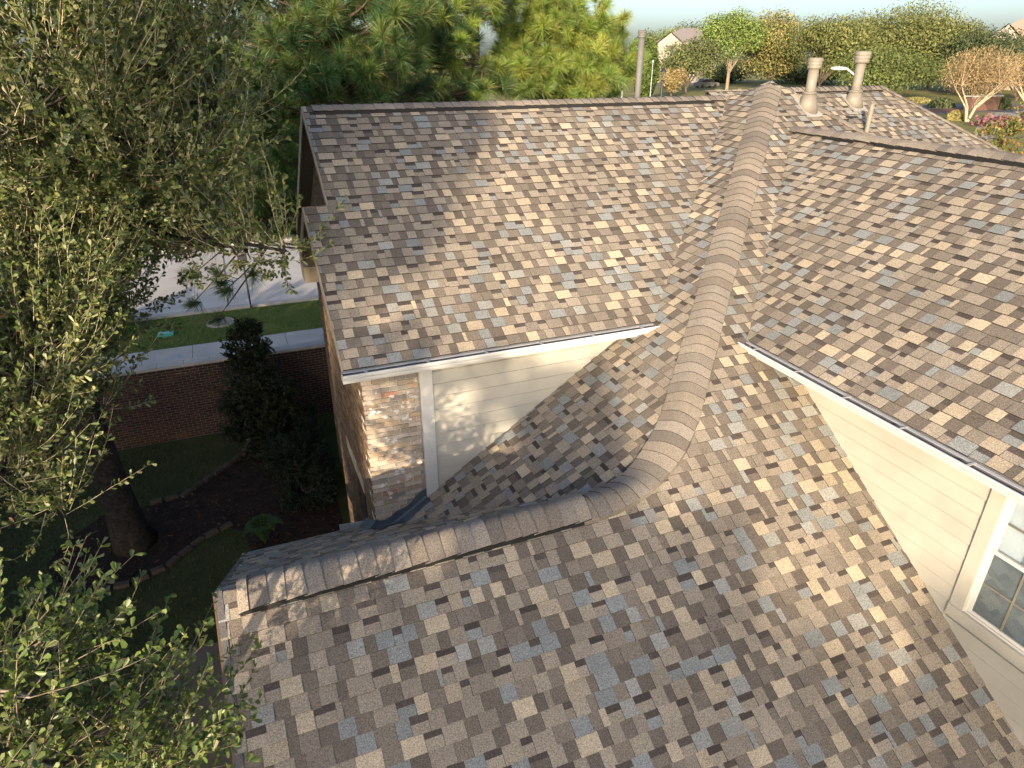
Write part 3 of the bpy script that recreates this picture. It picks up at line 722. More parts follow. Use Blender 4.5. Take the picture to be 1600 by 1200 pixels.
# edging stones along the bed
edging = empty('garden_edging', (-2.0, 14.4, 0), 'curving row of low edging stones round the mulch bed under the oak', 'edging')
def along(poly, step):
    out = []; rest_ = 0
    for a, c in zip(poly, poly[1:]):
        a = np.array(a); c = np.array(c); L = np.linalg.norm(c - a); t = rest_
        while t < L: out.append((a + (c - a) * t / L, math.atan2(*(c - a)[::-1]))); t += step
        rest_ = t - L
    return out
for p, a in along(bed[3:8], .32) + along(bed[12:17], .32):
    b = MB(); l, w, h = rm.uniform(.12, .15), rm.uniform(.05, .07), rm.uniform(.06, .10); a += rm.uniform(-.1, .1); ca, sa = math.cos(a), math.sin(a)
    q = lambda x, y, z: (p[0] + ca * x - sa * y, p[1] + sa * x + ca * y, z)
    b.hexa([q(-l, -w, -.05), q(l, -w, -.05), q(l, w, -.05), q(-l, w, -.05), q(-l * .9, -w * .8, h), q(l * .92, -w * .85, h * .95), q(l * .9, w * .8, h), q(-l * .9, w * .8, h * 1.05)]); b.build('edging_stone', MAT['stone'], edging)
# patio slabs
pat = MB(); o_p = None
patio = empty('patio', (-1.6, 8.5, 0), 'bare concrete patio slabs at the foot of the lower roof', 'patio')
for (x0, x1, y0, y1) in ((-2.2, -.9, 8.05, 9.6), (-.888, .0, 8.05, 9.0), (-2.2, -.9, 6.5, 8.038), (-.888, -.32, 6.5, 8.038), (-2.2, -.9, 4.9, 6.488), (-.888, -.32, 4.9, 6.488)):
    b = MB(); b.box((x0, y0, -.08), (x1, y1, .03)); b.build('slab', MAT['patio'], patio)
# pavement with slabs
pav = empty('pavement', (-1, 23, 0)); pav['kind'] = 'structure'
x = -14.0; rs = random.Random(2)
while x < 4:
    x1 = x + 1.5
    b = MB(); b.box((x + .008, 22.25, -.08), (x1 - .008, 23.75, .045 + rs.uniform(-.004, .006))); b.build('slab', MAT['concrete'], pav)
    x = x1
sheet('soil_strip', [(-.4, 17.5), (4, 17.5), (4, 22.2), (-.4, 22.2)], .001, MAT['redmulch'])
# brick fence
fence = empty('brick_fence', (-2, 17.2, 0), 'shaded red brick garden wall with pale coping behind the oak', 'wall')
b = MB(); b.box((-9, 17.21, -.1), (6, 17.39, 2.0)); b.build('core', MAT['darkmortar'], fence)
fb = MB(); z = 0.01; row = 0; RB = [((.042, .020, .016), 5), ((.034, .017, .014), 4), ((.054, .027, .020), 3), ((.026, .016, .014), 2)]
while z < 1.95:
    x = -9 - (.1 if row % 2 else 0)
    while x < 4.5:
        fb.box((x, 17.2 + rb.uniform(-.003, .003), z), (x + .192, 17.26, z + .054), pick(RB, rb)); x += .21
    z += .07; row += 1
o = fb.build('bricks', MAT['redbrick'], fence, True); o['kind'] = 'stuff'
x = -9.0
while x < 5:
    b = MB(); b.box((x + .004, 17.14, 2.0), (x + .6, 17.46, 2.07 + rs.uniform(0, .004))); b.build('coping_stone', MAT['concrete'], fence); x += .604
# manhole, teal lid, painted mark
mh = empty('manhole_cover', (-1.085, 25.75, 0), 'round brown manhole cover set in the verge grass', 'manhole cover')
b = MB(); b.tube([(-1.085, 25.75, -.05), (-1.085, 25.75, .06)], [.50, .48], 28); b.build('ring', MAT['concrete'], mh)
b = MB(); b.tube([(-1.085, 25.75, .055), (-1.085, 25.75, .072)], .42, 28)
for r in (.12, .22, .32):
    for k in range(24):
        a = k * math.pi / 12; a2 = a + math.pi / 16; b.poly([(-1.085 + (r) * math.cos(a), 25.75 + r * math.sin(a), .078), (-1.085 + (r + .05) * math.cos(a), 25.75 + (r + .05) * math.sin(a), .078), (-1.085 + (r + .05) * math.cos(a2), 25.75 + (r + .05) * math.sin(a2), .078), (-1.085 + r * math.cos(a2), 25.75 + r * math.sin(a2), .078)])
b.build('lid', MAT['iron'], mh)
b = MB(); b.box((-3.15, 25.0, 0), (-2.65, 25.3, .10)); b.box((-3.12, 25.03, .1), (-2.68, 25.27, .115)); tag(b.build('utility_box_lid', MAT['teal']), 'small teal utility box lid in the verge grass', 'box lid')
b = MB()
for k in range(9):
    a = k * .7; b.poly([(-2.55 + .16 * math.cos(a) - .03, 22.85 + .12 * math.sin(a), .054), (-2.55 + .16 * math.cos(a) + .05, 22.85 + .12 * math.sin(a) - .02, .054), (-2.55 + .2 * math.cos(a + .4), 22.85 + .16 * math.sin(a + .4), .054)])
tag(b.build('painted_mark', MAT['blue']), 'small blue utility paint mark on the pavement', 'paint mark')
# slim street sign post by the kerb
b = MB(); b.tube([(.05, 27.0, 0), (.05, 27.0, 2.2)], .035, 8); b.box((-.12, 26.975, 1.75), (.22, 26.985, 2.15)); tag(b.build('sign_post', MAT['dark']), 'thin dark post standing at the kerb behind the pine twigs', 'post')

# ------------------------------------------------------------------ foliage generators (vectorised)
def unit(a): return a / (np.linalg.norm(a, axis=-1, keepdims=True) + 1e-9)
def sprays(rng, P0, D, L, nleaf, leaf_len, leaf_w, pal, palw, up=.2, tw_r=.0052, spread=.9, bright=.25, obov=True, face=(-.30, -.42, .50)):
    """twigs with leaves: returns leaf V,F(4),C and twig V,F(4)"""
    n = len(P0); side = unit(rng.normal(size=(n, 3)))
    def pt(t):   # t (n,m)
        tt = t[..., None]
        return P0[:, None] + D[:, None] * (L[:, None, None] * tt) + np.array([0, 0, 1.]) * (up * L[:, None, None] * tt ** 2) + side[:, None] * (.14 * L[:, None, None] * np.sin(tt * 2.6))
    m = 5; t = np.linspace(0, 1, m)[None].repeat(n, 0); C = pt(t)
    tg = unit(C[:, -1] - C[:, 0]); a = unit(np.cross(tg, np.array([.31, .2, .93]))); b = np.cross(tg, a)
    ang = np.array([0, 2.094, 4.189]); r = (tw_r * np.linspace(1, .35, m))[None, :, None, None]
    ring = C[:, :, None] + r * (a[:, None, None] * np.cos(ang)[None, None, :, None] + b[:, None, None] * np.sin(ang)[None, None, :, None])
    TV = ring.reshape(-1, 3); base = (np.arange(n) * m * 3)[:, None, None] + (np.arange(m - 1) * 3)[None, :, None]
    j = np.arange(3); j2 = (j + 1) % 3
    TF = np.stack([base + j, base + j2, base + j2 + 3, base + j + 3], -1).reshape(-1, 4)
    k = nleaf; tl = rng.uniform(.15, 1.0, (n, k)); tl[:, -2:] = 1.0
    B = pt(tl).reshape(-1, 3); T = np.repeat(tg, k, 0)
    rad = unit(np.cross(T, rng.normal(size=T.shape))); ax = unit(T * rng.uniform(.3, 1.1, (len(T), 1)) + rad * spread + np.array([0, 0, .15]))
    nrm = unit(np.cross(ax, rng.normal(size=ax.shape)) + np.array(face)); w = unit(np.cross(ax, nrm)); nrm = np.cross(w, ax)
    ll = leaf_len * rng.uniform(.6, 1.2, (len(B), 1)); lw = leaf_w * rng.uniform(.7, 1.15, (len(B), 1)); cur = rng.uniform(-.12, .2, (len(B), 1)) * ll
    if obov: f1, f2, w1, w2 = .45, .82, .72, .95
    else: f1, f2, w1, w2 = .3, .7, .95, .7
    V = np.stack([B, B + ax * ll * f1 + w * lw * w1 + nrm * cur * .6, B + ax * ll * f2 + w * lw * w2 + nrm * cur, B + ax * ll - nrm * cur * .3,
                  B + ax * ll * f2 - w * lw * w2 + nrm * cur, B + ax * ll * f1 - w * lw * w1 + nrm * cur * .6], 1).reshape(-1, 3)
    i = np.arange(len(B)) * 6
    F = np.concatenate([np.stack([i, i + 3, i + 2, i + 1], -1), np.stack([i, i + 5, i + 4, i + 3], -1)])
    col = np.array(pal)[rng.choice(len(pal), len(B), p=palw)] * rng.uniform(1 - bright, 1 + bright, (len(B), 1))
    return V, F, np.concatenate([col, col]), TV, TF
def cat(parts):
    """join (V,F[,C]) tuples"""
    Vs, Fs, Cs = [], [], []; k = 0
    for p in parts:
        Vs.append(p[0]); Fs.append(p[1] + k); k += len(p[0])
        if len(p) > 2: Cs.append(p[2])
    return (np.concatenate(Vs), np.concatenate(Fs)) + ((np.concatenate(Cs),) if Cs else ())

OAK = [(.095, .130, .038), (.135, .165, .050), (.058, .088, .032), (.20, .21, .075), (.25, .24, .12), (.32, .13, .04)]
OAKW = [.33, .29, .17, .14, .068, .002]
def leafy_tree(root, trunk_pts, trunk_r, lobes, nper, nleaf, leaf_len, leaf_w, seed, pal=OAK, palw=OAKW, twig=(.35, .75), up=.25, leafmat='oakleaf', bark=(.075, .062, .05), limb_r=.045, rough=.12, outer=.45, twig_col=(.24, .195, .135), bias=(0, 0, .45), lobe_scale=1.0):
    rng = np.random.default_rng(seed)
    tr = MB(); tp = [np.array(p, float) for p in trunk_pts]
    # trunk with uneven outline
    tr.tube(tp, trunk_r, 14, bark); V = np.array(tr.V); V += rng.normal(0, 1, V.shape) * rough * np.mean(trunk_r) * .5; tr.V = [tuple(v) for v in V]
    top = tp[len(tp) // 2:]
    leaves, twigs = [], []
    for (c, r, dens) in lobes:
        c = np.array(c, float); r = r * lobe_scale
        src = min(top, key=lambda p: np.linalg.norm(p - c)); mid = (src + c) / 2 + rng.normal(0, .12, 3) * r - np.array([0, 0, .15 * r])
        path = [src * (1 - t) ** 2 + mid * 2 * t * (1 - t) + c * t * t for t in np.linspace(0, 1, 7)]
        tr.tube(path, [limb_r * (1 - .7 * t) for t in np.linspace(0, 1, 7)], 7, bark)
        n = int(nper * dens); d = unit(rng.normal(size=(n, 3))); rr = r * (outer + (1 - outer) * rng.random((n, 1)) ** .7); cl = unit(rng.normal(size=(9, 3))); d = unit(cl[rng.integers(0, 9, n)] + rng.normal(0, .30, (n, 3)))
        sc_ = np.array([1, 1, .85]); P0 = c + d * rr * sc_ * .86
        D = unit(d * .8 + np.array(bias) + rng.normal(0, .42, (n, 3))); L = rng.uniform(*twig, n)
        lv = sprays(rng, P0, D, L, nleaf, leaf_len, leaf_w, pal, palw, up)
        leaves.append(lv[:3]); twigs.append((lv[3], lv[4]))
        # boughs carrying the twigs
        nb = max(5, int(r * 7))
        for i in range(nb):
            q = P0[rng.integers(n)]; m2 = (c + q) / 2 + rng.normal(0, .12 * r, 3)
            pts = [c * (1 - t) ** 2 + m2 * 2 * t * (1 - t) + q * t * t for t in np.linspace(0, 1, 5)]
            tr.tube(pts, [.020, .016, .012, .008, .005], 4, tuple(np.array(bark) * 1.5), False)
    t_ = tr.build('trunk', MAT['bark'], root, True, True)
    LV, LF, LC = cat(leaves); cr = fast('crown', LV, LF, MAT[leafmat], root, LC)
    TV, TF = cat(twigs); tw = fast('twigs', TV, TF, MAT['bark'], root, np.tile(np.array(twig_col), (len(TF), 1)) * RNG.uniform(.7, 1.25, (len(TF), 1)))
    tw['kind'] = 'stuff'; return cr

# --- the oak beside the house
oak = empty('oak_tree', (-3.03, 13.04, 0), 'big live oak with pale twigs rising from the mulch ring at left', 'tree')
lob = [(at_y(130, 80, 9.2), 1.6, 1.2), (at_y(255, 50, 9.4), 1.2, 1.0), (at_y(330, 160, 9.2), .60, .75), (at_y(60, 170, 8.2), 1.3, 1.1), (at_y(190, 220, 8.9), 1.0, 1.1), (at_y(290, 250, 9.2), .75, .8),
       (at_y(50, 320, 9.0), 1.4, 1.2), (at_y(165, 330, 10.2), 1.0, 1.0), (at_y(40, 450, 8.4), 1.0, 1.1), (at_y(5, 580, 7.6), .8, 1.0), (at_y(100, 540, 8.6), .6, .8), (at_y(80, 420, 11.2), .9, .7), (at_y(300, 20, 10), .8, .8), (at_y(40, 40, 9.5), 1.3, 1.0),
       (at_y(50, 640, 8.0), .45, .6), (at_y(-60, 250, 9), 1.9, .8), (at_y(-70, 680, 7.4), 1.0, .5), (at_y(5, 740, 7.2), .42, .45), (at_y(315, 380, 9.0), .34, .28), (at_y(385, 390, 8.6), .22, .22), (at_y(445, 392, 8.4), .12, .10), (at_y(240, 400, 10.5), .55, .5), (at_y(170, 470, 10.2), .5, .4), (at_y(150, 640, 8.2), .2, .12), (at_y(90, 790, 7.3), .25, .14)]
leafy_tree(oak, [(-2.95, 13.04, -.1), (-3.0, 13.04, .3), (-3.03, 13.04, 1.2), (-3.10, 13.03, 2.4), (-3.08, 12.9, 3.6), (-2.95, 12.4, 4.8), (-2.7, 11.6, 6.0), (-2.4, 10.8, 7.2), (-2.2, 10.4, 8.6), (-2.1, 10.2, 10.0)],
           [.46, .36, .30, .285, .27, .20, .16, .12, .08, .04], lob, 170, 32, .080, .0190, 5, bark=(.032, .028, .025), limb_r=.06, twig=(.4, .95), up=.45, outer=.55, twig_col=(.40, .34, .23), lobe_scale=.86)
# --- the younger tree close by, reaching into the lower left corner
near = empty('young_oak_tree', (-2.6, 2.6, 0), 'near leafy oak reaching into the lower left corner beside the roof', 'tree')
nl = [(at_y(20, 1080, 3.2), .34, 1), (at_y(100, 1150, 3.1), .34, 1.1), (at_y(20, 1190, 2.9), .36, 1.2), (at_y(200, 1130, 3.2), .22, .8), (at_y(180, 1200, 3.0), .30, 1), (at_y(275, 1165, 3.2), .16, .5), (at_y(-70, 1100, 3.0), .4, .8), (at_y(265, 1085, 3.4), .10, .22), (at_y(80, 1010, 3.4), .10, .22), (at_y(-40, 1290, 2.7), .5, 1), (at_y(170, 1290, 2.7), .4, 1)]
NOAK = [(.105, .155, .040), (.135, .180, .048), (.075, .11, .032), (.175, .205, .065), (.22, .21, .09)]
leafy_tree(near, [(-2.6, 2.6, -.1), (-2.55, 2.62, .6), (-2.4, 2.65, 2.2), (-2.1, 2.7, 3.8), (-1.8, 2.8, 5.0), (-1.6, 2.85, 6.0)], [.2, .16, .12, .09, .06, .03], nl, 32, 26, .056, .0140, 8, pal=NOAK, palw=[.36, .28, .18, .12, .06], twig=(.3, .62), up=.15, limb_r=.03, bark=(.16, .14, .115), bias=(.35, .15, .3))

# --- pines
def pine(root, base, lean, h, blist, seed, nlen=.42, ntuft=3.6, nneed=260, trunk_r=.16, pal=None, dead=.06, side=.75):
    """blist: (attach height, tip point, n_tuft scale)"""
    rng = np.random.default_rng(seed); tr = MB(); base = np.array(base, float); lean = np.array(lean, float)
    tz = np.linspace(0, 1, 12); tp = [base + np.array([0, 0, h]) * t + lean * t + rng.normal(0, .03, 3) for t in tz]
    tr.tube(tp, [trunk_r * (1 - .75 * t) * (1.25 if t == 0 else 1) for t in tz], 12, (.085, .062, .048))
    V = np.array(tr.V); V += rng.normal(0, .012, V.shape); tr.V = [tuple(v) for v in V]
    pos, ax = [], []
    for ha, tip, sc_ in blist:
        a = base + np.array([0, 0, ha]) + lean * (ha / h); tip = np.array(tip, float); L = np.linalg.norm(tip - a)
        mid = (a + tip) / 2 - np.array([0, 0, .10 * L]) + rng.normal(0, .05 * L, 3)
        path = [a * (1 - t) ** 2 + mid * 2 * t * (1 - t) + tip * t * t for t in np.linspace(0, 1, 8)]
        tr.tube(path, [max(.008, .045 * (1 - .8 * t)) for t in np.linspace(0, 1, 8)], 6, (.095, .068, .05), False)
        tgt = unit(np.array(path[-1] - path[-3])[None])[0]
        pos.append(tip); ax.append(unit((tgt + np.array([0, 0, .6]))[None])[0])
        n = max(2, int(ntuft * sc_ * min(L, 3) / 1.6))
        for i in range(n):
            t = rng.uniform(.40, 1.0); p = path[0] * (1 - t) ** 2 + mid * 2 * t * (1 - t) + tip * t * t
            d = unit((np.array([*rng.normal(0, 1, 2), rng.normal(.25, .5)]) + tgt * .7)[None])[0]; l = rng.uniform(.25, side)
            q = p + d * l + np.array([0, 0, .12 * l]); tr.tube([p, (p + q) / 2 + rng.normal(0, .03, 3), q], [.012, .010, .008], 4, (.11, .078, .055), False)
            pos.append(q); ax.append(unit((d + np.array([0, 0, .55]))[None])[0])
    pos = np.array(pos); ax = np.array(ax); T = len(pos); K = nneed
    tr.build('trunk', MAT['bark'], root, True, True)
    A = np.repeat(ax, K, 0); st = np.repeat(pos, K, 0) - A * rng.uniform(0, .20, (T * K, 1))
    rad = unit(np.cross(A, rng.normal(size=A.shape))); th = np.abs(rng.normal(.15, 1.05, (T * K, 1))).clip(.05, 1.75)
    d = unit(A * np.cos(th) + rad * np.sin(th)); ln = nlen * rng.uniform(.65, 1.1, (T * K, 1)); scl = np.repeat(rng.uniform(.75, 1.12, (T, 1)), K, 0); ln = ln * scl
    w = unit(np.cross(d, rng.normal(size=d.shape))) * .0034
    m_ = st + d * ln * .55; e = st + d * ln + np.array([0, 0, -.10]) * ln
    V = np.stack([st - w, st + w, m_ + w, m_ - w, e], 1).reshape(-1, 3); i = np.arange(T * K) * 5
    F3 = np.concatenate([np.stack([i, i + 1, i + 2], -1), np.stack([i, i + 2, i + 3], -1), np.stack([i + 3, i + 2, i + 4], -1)])
    pal = np.array(pal); tc = pal[rng.integers(0, len(pal), T)]; col = np.repeat(tc * rng.uniform(.65, 1.3, (T, 1)), K, 0) * rng.uniform(.7, 1.4, (T * K, 1))
    old = rng.random(T * K) < dead; col[old] = np.array([.20, .115, .04]) * rng.uniform(.7, 1.3, (old.sum(), 1))
    fast('needles', V, F3, MAT['needle'], root, np.concatenate([col, col, col]))
PB = [(.20, .29, .06), (.24, .31, .065), (.165, .25, .06), (.28, .32, .07)]
PD = [(.055, .115, .040), (.075, .135, .042), (.040, .085, .034), (.12, .175, .05)]
rp = np.random.default_rng(4)
def tips(px, py, w, h, y, n, dy=1.4, rnd=rp):
    out = []
    for i in range(n):
        a = rnd.uniform(0, 6.283); r = math.sqrt(rnd.random()); out.append(at_y(px + w * r * math.cos(a), py + h * r * math.sin(a), y + rnd.uniform(-dy, dy)))
    return out
pa = empty('pine_tree', (2.7, 16.2, 0), 'dark long-needled pine behind the oak, left of the bare trunk gap', 'tree', 'pines behind the house')
bl = [(max(3.2, min(p[2] - .3 - .12 * abs(p[0] - 2.7), 11)), p, s) for p, s in [(q, 1.0) for q in tips(540, 50, 125, 85, 16.2, 60)] + [(q, 1.0) for q in tips(400, 110, 95, 130, 16.2, 50)] + [(q, .8) for q in tips(400, 255, 75, 60, 15.9, 30)] + [(q, .6) for q in tips(395, 325, 75, 30, 15.9, 14)] + [(q, .8) for q in tips(500, 120, 90, 60, 15.7, 12)] + [(q, .5) for q in tips(330, 330, 50, 40, 15.8, 5)] + [(q, .8) for q in tips(600, 130, 75, 40, 16.0, 18)]]
bl += [(8.2, at_y(350, 455, 15.6), .1), (8.0, at_y(338, 500, 15.6), .1), (8.0, at_y(300, 475, 15.6), .15), (8.0, at_y(300, 430, 15.7), .2)]
pine(pa, (2.75, 16.3, 0), (.1, .1, 0), 12.5, bl, 3, pal=PD, ntuft=4)
pb = empty('pine_tree.001', (6.7, 19, 0), 'pine with a bare dark trunk seen through the gap in the foliage', 'tree', 'pines behind the house')
bl = [(min(p[2] - .1, 13), p, s) for p, s in [(q, .8) for q in tips(690, 30, 60, 45, 18.5, 20)] + [(q, .8) for q in tips(770, -10, 60, 40, 18.8, 18)] + [(q, .7) for q in tips(700, 145, 70, 28, 18.6, 14)] + [(q, .8) for q in tips(640, 50, 40, 60, 18.6, 14)]]
pine(pb, (6.55, 19, 0), (.25, 0, 0), 14, bl, 5, pal=PD + PB[:2], ntuft=3, trunk_r=.2)
pc = empty('pine_tree.002', (10.6, 21.0, 0), 'sunny yellow-green bushy pine behind the left ridge near the slim pipe', 'tree', 'pines behind the house')
bl = [(max(1.5, p[2] - .5), p, s) for p, s in [(q, .9) for q in tips(870, 55, 95, 60, 20.6, 56)] + [(q, .9) for q in tips(860, 120, 100, 32, 19.9, 44)] + [(q, .8) for q in tips(955, 95, 42, 62, 20.6, 36)] + [(q, .8) for q in tips(850, 0, 75, 30, 20.8, 20)]]
pine(pc, (10.6, 21.2, 0), (.3, 0, 0), 12, bl, 6, pal=PB, ntuft=3.4, dead=.08)

# --- shrubs in the yard
def shrub(name, label, base, lobes, pal, seed, ll=.07, lw=.016, nper=120, nleaf=16, cat_='shrub', group=None, up=.2, twig=(.15, .35), obov=False, mat='shrubleaf', tr=.05, tcol=(.10, .085, .06)):
    b = empty(name, (base[0], base[1], 0), label, cat_, group)
    leafy_tree(b, [(base[0], base[1], -.05), (base[0], base[1], lobes[0][0][2] * .5), (base[0], base[1], lobes[0][0][2])], [tr, tr * .8, tr * .4], lobes, nper, nleaf, ll, lw, seed, pal, [1 / len(pal)] * len(pal), twig, up, mat, limb_r=tr * .5, outer=.3, twig_col=tcol)
    return b
EV = [(.018, .026, .012), (.026, .034, .016), (.014, .02, .01)]
sx, sy = -.10, 15.8
shrub('evergreen_shrub', 'tall dark evergreen shrub in front of the brick garden wall', (sx, sy), [((sx, sy, .7), .95, 1.3), ((sx, sy, 1.4), .90, 1.3), ((sx - .05, sy, 2.1), .68, 1), ((sx - .1, sy, 2.7), .42, .7), ((sx - .1, sy, 3.1), .22, .3), ((sx - .6, sy - .2, 1.0), .55, .6), ((sx + .6, sy, 1.0), .55, .6)], EV, 31, .085, .02, 230, 18, tcol=(.03, .026, .02))
sx, sy = .45, 14.0
shrub('spreading_shrub', 'low dark spreading shrub against the left brick wall', (sx, sy), [((sx, sy, .45), .75, 1.2), ((sx + .1, sy + 1.1, .5), .7, 1), ((sx + .1, sy - 1.0, .35), .55, .9), ((sx - .3, sy + .5, .4), .5, .8)], [(.012, .022, .013), (.018, .028, .016)], 32, .06, .015, 300, 20, tcol=(.025, .022, .017))
sx, sy = -2.4, 18.6
g = shrub('verge_shrub', 'yellow-green shrub beside the street left of the verge', (-5.0, 26.2), [((-5.0, 26.2, .7), .8, 1), ((-4.5, 26.0, .45), .5, .6)], [(.14, .17, .03), (.11, .14, .03), (.16, .16, .05)], 33, .11, .025, 120, 14)
# strap-leaf clumps: generic blades
def blades(name, label, cat_, cx, cy, n, rad, ln, pal, seed, parent=None, w=.008, arch=.6, z0=0):
    rng = np.random.default_rng(seed); a = rng.uniform(0, 6.283, n); r = np.sqrt(rng.random(n)) * rad
    P = np.stack([cx + r * np.cos(a), cy + r * np.sin(a), np.full(n, z0)], 1); t = rng.uniform(0, 6.283, n); d = np.stack([np.cos(t), np.sin(t), np.zeros(n)], 1)
    l = ln * rng.uniform(.6, 1.2, (n, 1)); sp = rng.uniform(.2, 1, (n, 1)) * arch; side = np.stack([-np.sin(t), np.cos(t), np.zeros(n)], 1) * w
    m_ = P + np.array([0, 0, .75]) * l + d * l * sp * .4; e = P + np.array([0, 0, .8]) * l * (1.1 - sp * .5) + d * l * sp
    V = np.stack([P - side, P + side, m_ + side, m_ - side, e + side * .1, e - side * .1], 1).reshape(-1, 3); i = np.arange(n) * 6
    F = np.concatenate([np.stack([i, i + 1, i + 2, i + 3], -1), np.stack([i + 3, i + 2, i + 4, i + 5], -1)])
    c = np.array(pal)[rng.integers(0, len(pal), n)] * rng.uniform(.75, 1.25, (n, 1))
    o = fast(name, V, F, MAT['grassblade'], parent, np.concatenate([c, c]))
    return tag(o, label, cat_)
blades('border_grass', 'clump of strap-leaved grass behind the garden wall coping', 'grass', -1.5, 20.6, 900, .75, .55, [(.07, .085, .03), (.09, .10, .04)], 41, w=.014)
# fern
fe = empty('fern', (-.5, 12.0, 0), 'bright green fern alone on the dark mulch', 'fern'); rf = random.Random(8); fv = MB()
for i in range(16):
    a = i * .393 + rf.uniform(-.15, .15); l = rf.uniform(.22, .42); dx, dy = math.cos(a), math.sin(a); fr_ = MB()
    for k in range(11):
        t = .12 + k * .08; c = np.array([-.5 + dx * l * t, 12.0 + dy * l * t, 1.0 * t * (1.35 - t) * 1.2]); wl_ = .13 * math.sin(min(1, t * 1.05) * 3.0) + .02
        for s_ in (-1, 1):
            tip = c + np.array([-dy * s_ * wl_ + dx * .04, dx * s_ * wl_ + dy * .04, -.015]); fr_.poly([c - np.array([dx, dy, 0]) * .016, (c + tip) / 2 + np.array([dx, dy, 0]) * -.016, tip, c + np.array([dx, dy, 0]) * .016], (.04 * rf.uniform(.8, 1.2), .075 * rf.uniform(.8, 1.2), .02))
    fr_.tube([(-.5 + dx * l * t_, 12.0 + dy * l * t_, 1.0 * t_ * (1.35 - t_) * 1.2) for t_ in (0, .3, .6, 1.0)], .006, 4, (.05, .08, .02))
    o = mk('frond', fr_.V, fr_.F, MAT['grassblade'], fe, fr_.C)
# grass tufts on the verge and lawn
def turf(name, label, x0, x1, y0, y1, n, ln, pal, seed, keep=None):
    rng = np.random.default_rng(seed); P = np.stack([rng.uniform(x0, x1, n), rng.uniform(y0, y1, n), np.full(n, -.01)], 1)
    if keep is not None: P = P[[keep(p) for p in P]]
    n = len(P); t = rng.uniform(0, 6.283, n); l = ln * rng.uniform(.5, 1.3, (n, 1)); side = np.stack([-np.sin(t), np.cos(t), np.zeros(n)], 1) * .010
    e = P + np.array([0, 0, 1]) * l + np.stack([np.cos(t), np.sin(t), np.zeros(n)], 1) * l * rng.uniform(.2, .9, (n, 1))
    V = np.stack([P - side, P + side, e], 1).reshape(-1, 3); i = np.arange(n) * 3
    c = np.array(pal)[rng.integers(0, len(pal), n)] * rng.uniform(.7, 1.3, (n, 1))
    return tag(fast(name, V, np.stack([i, i + 1, i + 2], -1), MAT['grassblade'], None, c), label, 'grass', None, 'stuff')
turf('verge_grass', 'short green grass on the verge between pavement and street', -9, 4, 23.85, 27.05, 26000, .07, [(.06, .11, .02), (.08, .13, .025), (.13, .13, .05)], 51)
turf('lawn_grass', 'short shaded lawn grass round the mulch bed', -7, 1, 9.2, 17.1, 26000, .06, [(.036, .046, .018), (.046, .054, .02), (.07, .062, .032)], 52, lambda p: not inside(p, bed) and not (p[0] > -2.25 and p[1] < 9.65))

# ------------------------------------------------------------------ far ground and far things
def far_poly(name, pxs, z, mat): return sheet(name, [at_z(px, py, 0)[:2] for px, py in pxs], z, mat)
sheet('far_road', [(40, 95), (300, 60), (300, 78), (48, 112)], -.004, MAT['asphalt'])
far_poly('footpath', [(1510, 236), (1530, 190), (1545, 176), (1600, 174), (1700, 176), (1700, 184), (1560, 190), (1545, 236)], -.003, MAT['concrete'])
far_poly('far_pavement', [(1440, 171), (1700, 160), (1700, 166), (1440, 177)], -.002, MAT['redmulch'])
far_poly('far_street', [(1000, 135), (1120, 133), (1120, 126), (1000, 128)], -.001, MAT['asphalt'])

def card_tree(name, label, cx, top, w, rng_d, pal, seed, n=4200, base_py=None, group=None, trunk_px=4, crown_low=.28, card=.55, lump=9, bark=(.11, .09, .07), open_=0.0, flat=1.0):
    """tree far off: lobed crown of many small leaf-clump faces round a trunk with limbs"""
    rng = np.random.default_rng(seed); c = at_d(cx, 82, rng_d); bx, by = c[0], c[1]
    d3 = np.linalg.norm(c - O); ztop = at_d(cx, top, rng_d)[2]; rad = w / 2 * d3 / FPX * .93
    t = empty(name, (bx, by, 0), label, 'tree', group)
    zlow = ztop * crown_low; cz = (ztop + zlow) / 2; rz = (ztop - zlow) / 2
    tr = MB(); r0 = trunk_px / 2 * d3 / FPX
    tr.tube([(bx, by, -.1), (bx + rng.normal(0, .1), by, zlow), (bx, by, cz)], [r0, r0 * .8, r0 * .5], 8, bark)
    # lobes
    k = lump; ld = unit(rng.normal(size=(k, 3))); ld[:, 2] = ld[:, 2] * .8 + .1; lc = np.array([bx, by, cz]) + ld * np.array([rad, rad, rz]) * .58; lr = rng.uniform(.36, .56, k)
    lc = np.concatenate([lc, [[bx, by, cz]]]); lr = np.append(lr, .6)
    for q in lc: tr.tube([(bx, by, zlow * .9), (bx * .5 + q[0] * .5, by * .5 + q[1] * .5, (zlow + q[2]) / 2), tuple(q)], [r0 * .6, r0 * .35, r0 * .15], 5, bark, False)
    tr.build('trunk', MAT['bark'], t, True)
    n = int(n * 3.0); li = rng.integers(0, len(lc), n); d = unit(rng.normal(size=(n, 3))); rr = rng.random((n, 1)) ** .45
    P = lc[li] + d * rr * lr[li][:, None] * np.array([rad, rad, rz * flat]) * 1.05
    # ragged twigs
    P += rng.normal(0, .045, P.shape) * rad
    s = card * .95 * rng.uniform(.45, 1.2, (n, 1)); nn = unit(d + rng.normal(0, .8, (n, 3)) + np.array([0, 0, .35])); u = unit(np.cross(nn, rng.normal(size=nn.shape))); v = np.cross(nn, u)
    V = np.stack([P - u * s * .5, P - v * s * .28 + nn * s * .1, P + u * s * .5, P + v * s * .28 + nn * s * .1], 1).reshape(-1, 3); i = np.arange(n) * 4
    lt = rng.uniform(.8, 1.2, (len(lc), 1))[li]; col = np.array(pal)[rng.integers(0, len(pal), n)] * lt * rng.uniform(.75, 1.25, (n, 1))
    fast('crown', V, np.stack([i, i + 1, i + 2, i + 3], -1), MAT['farleaf'], t, col); return t
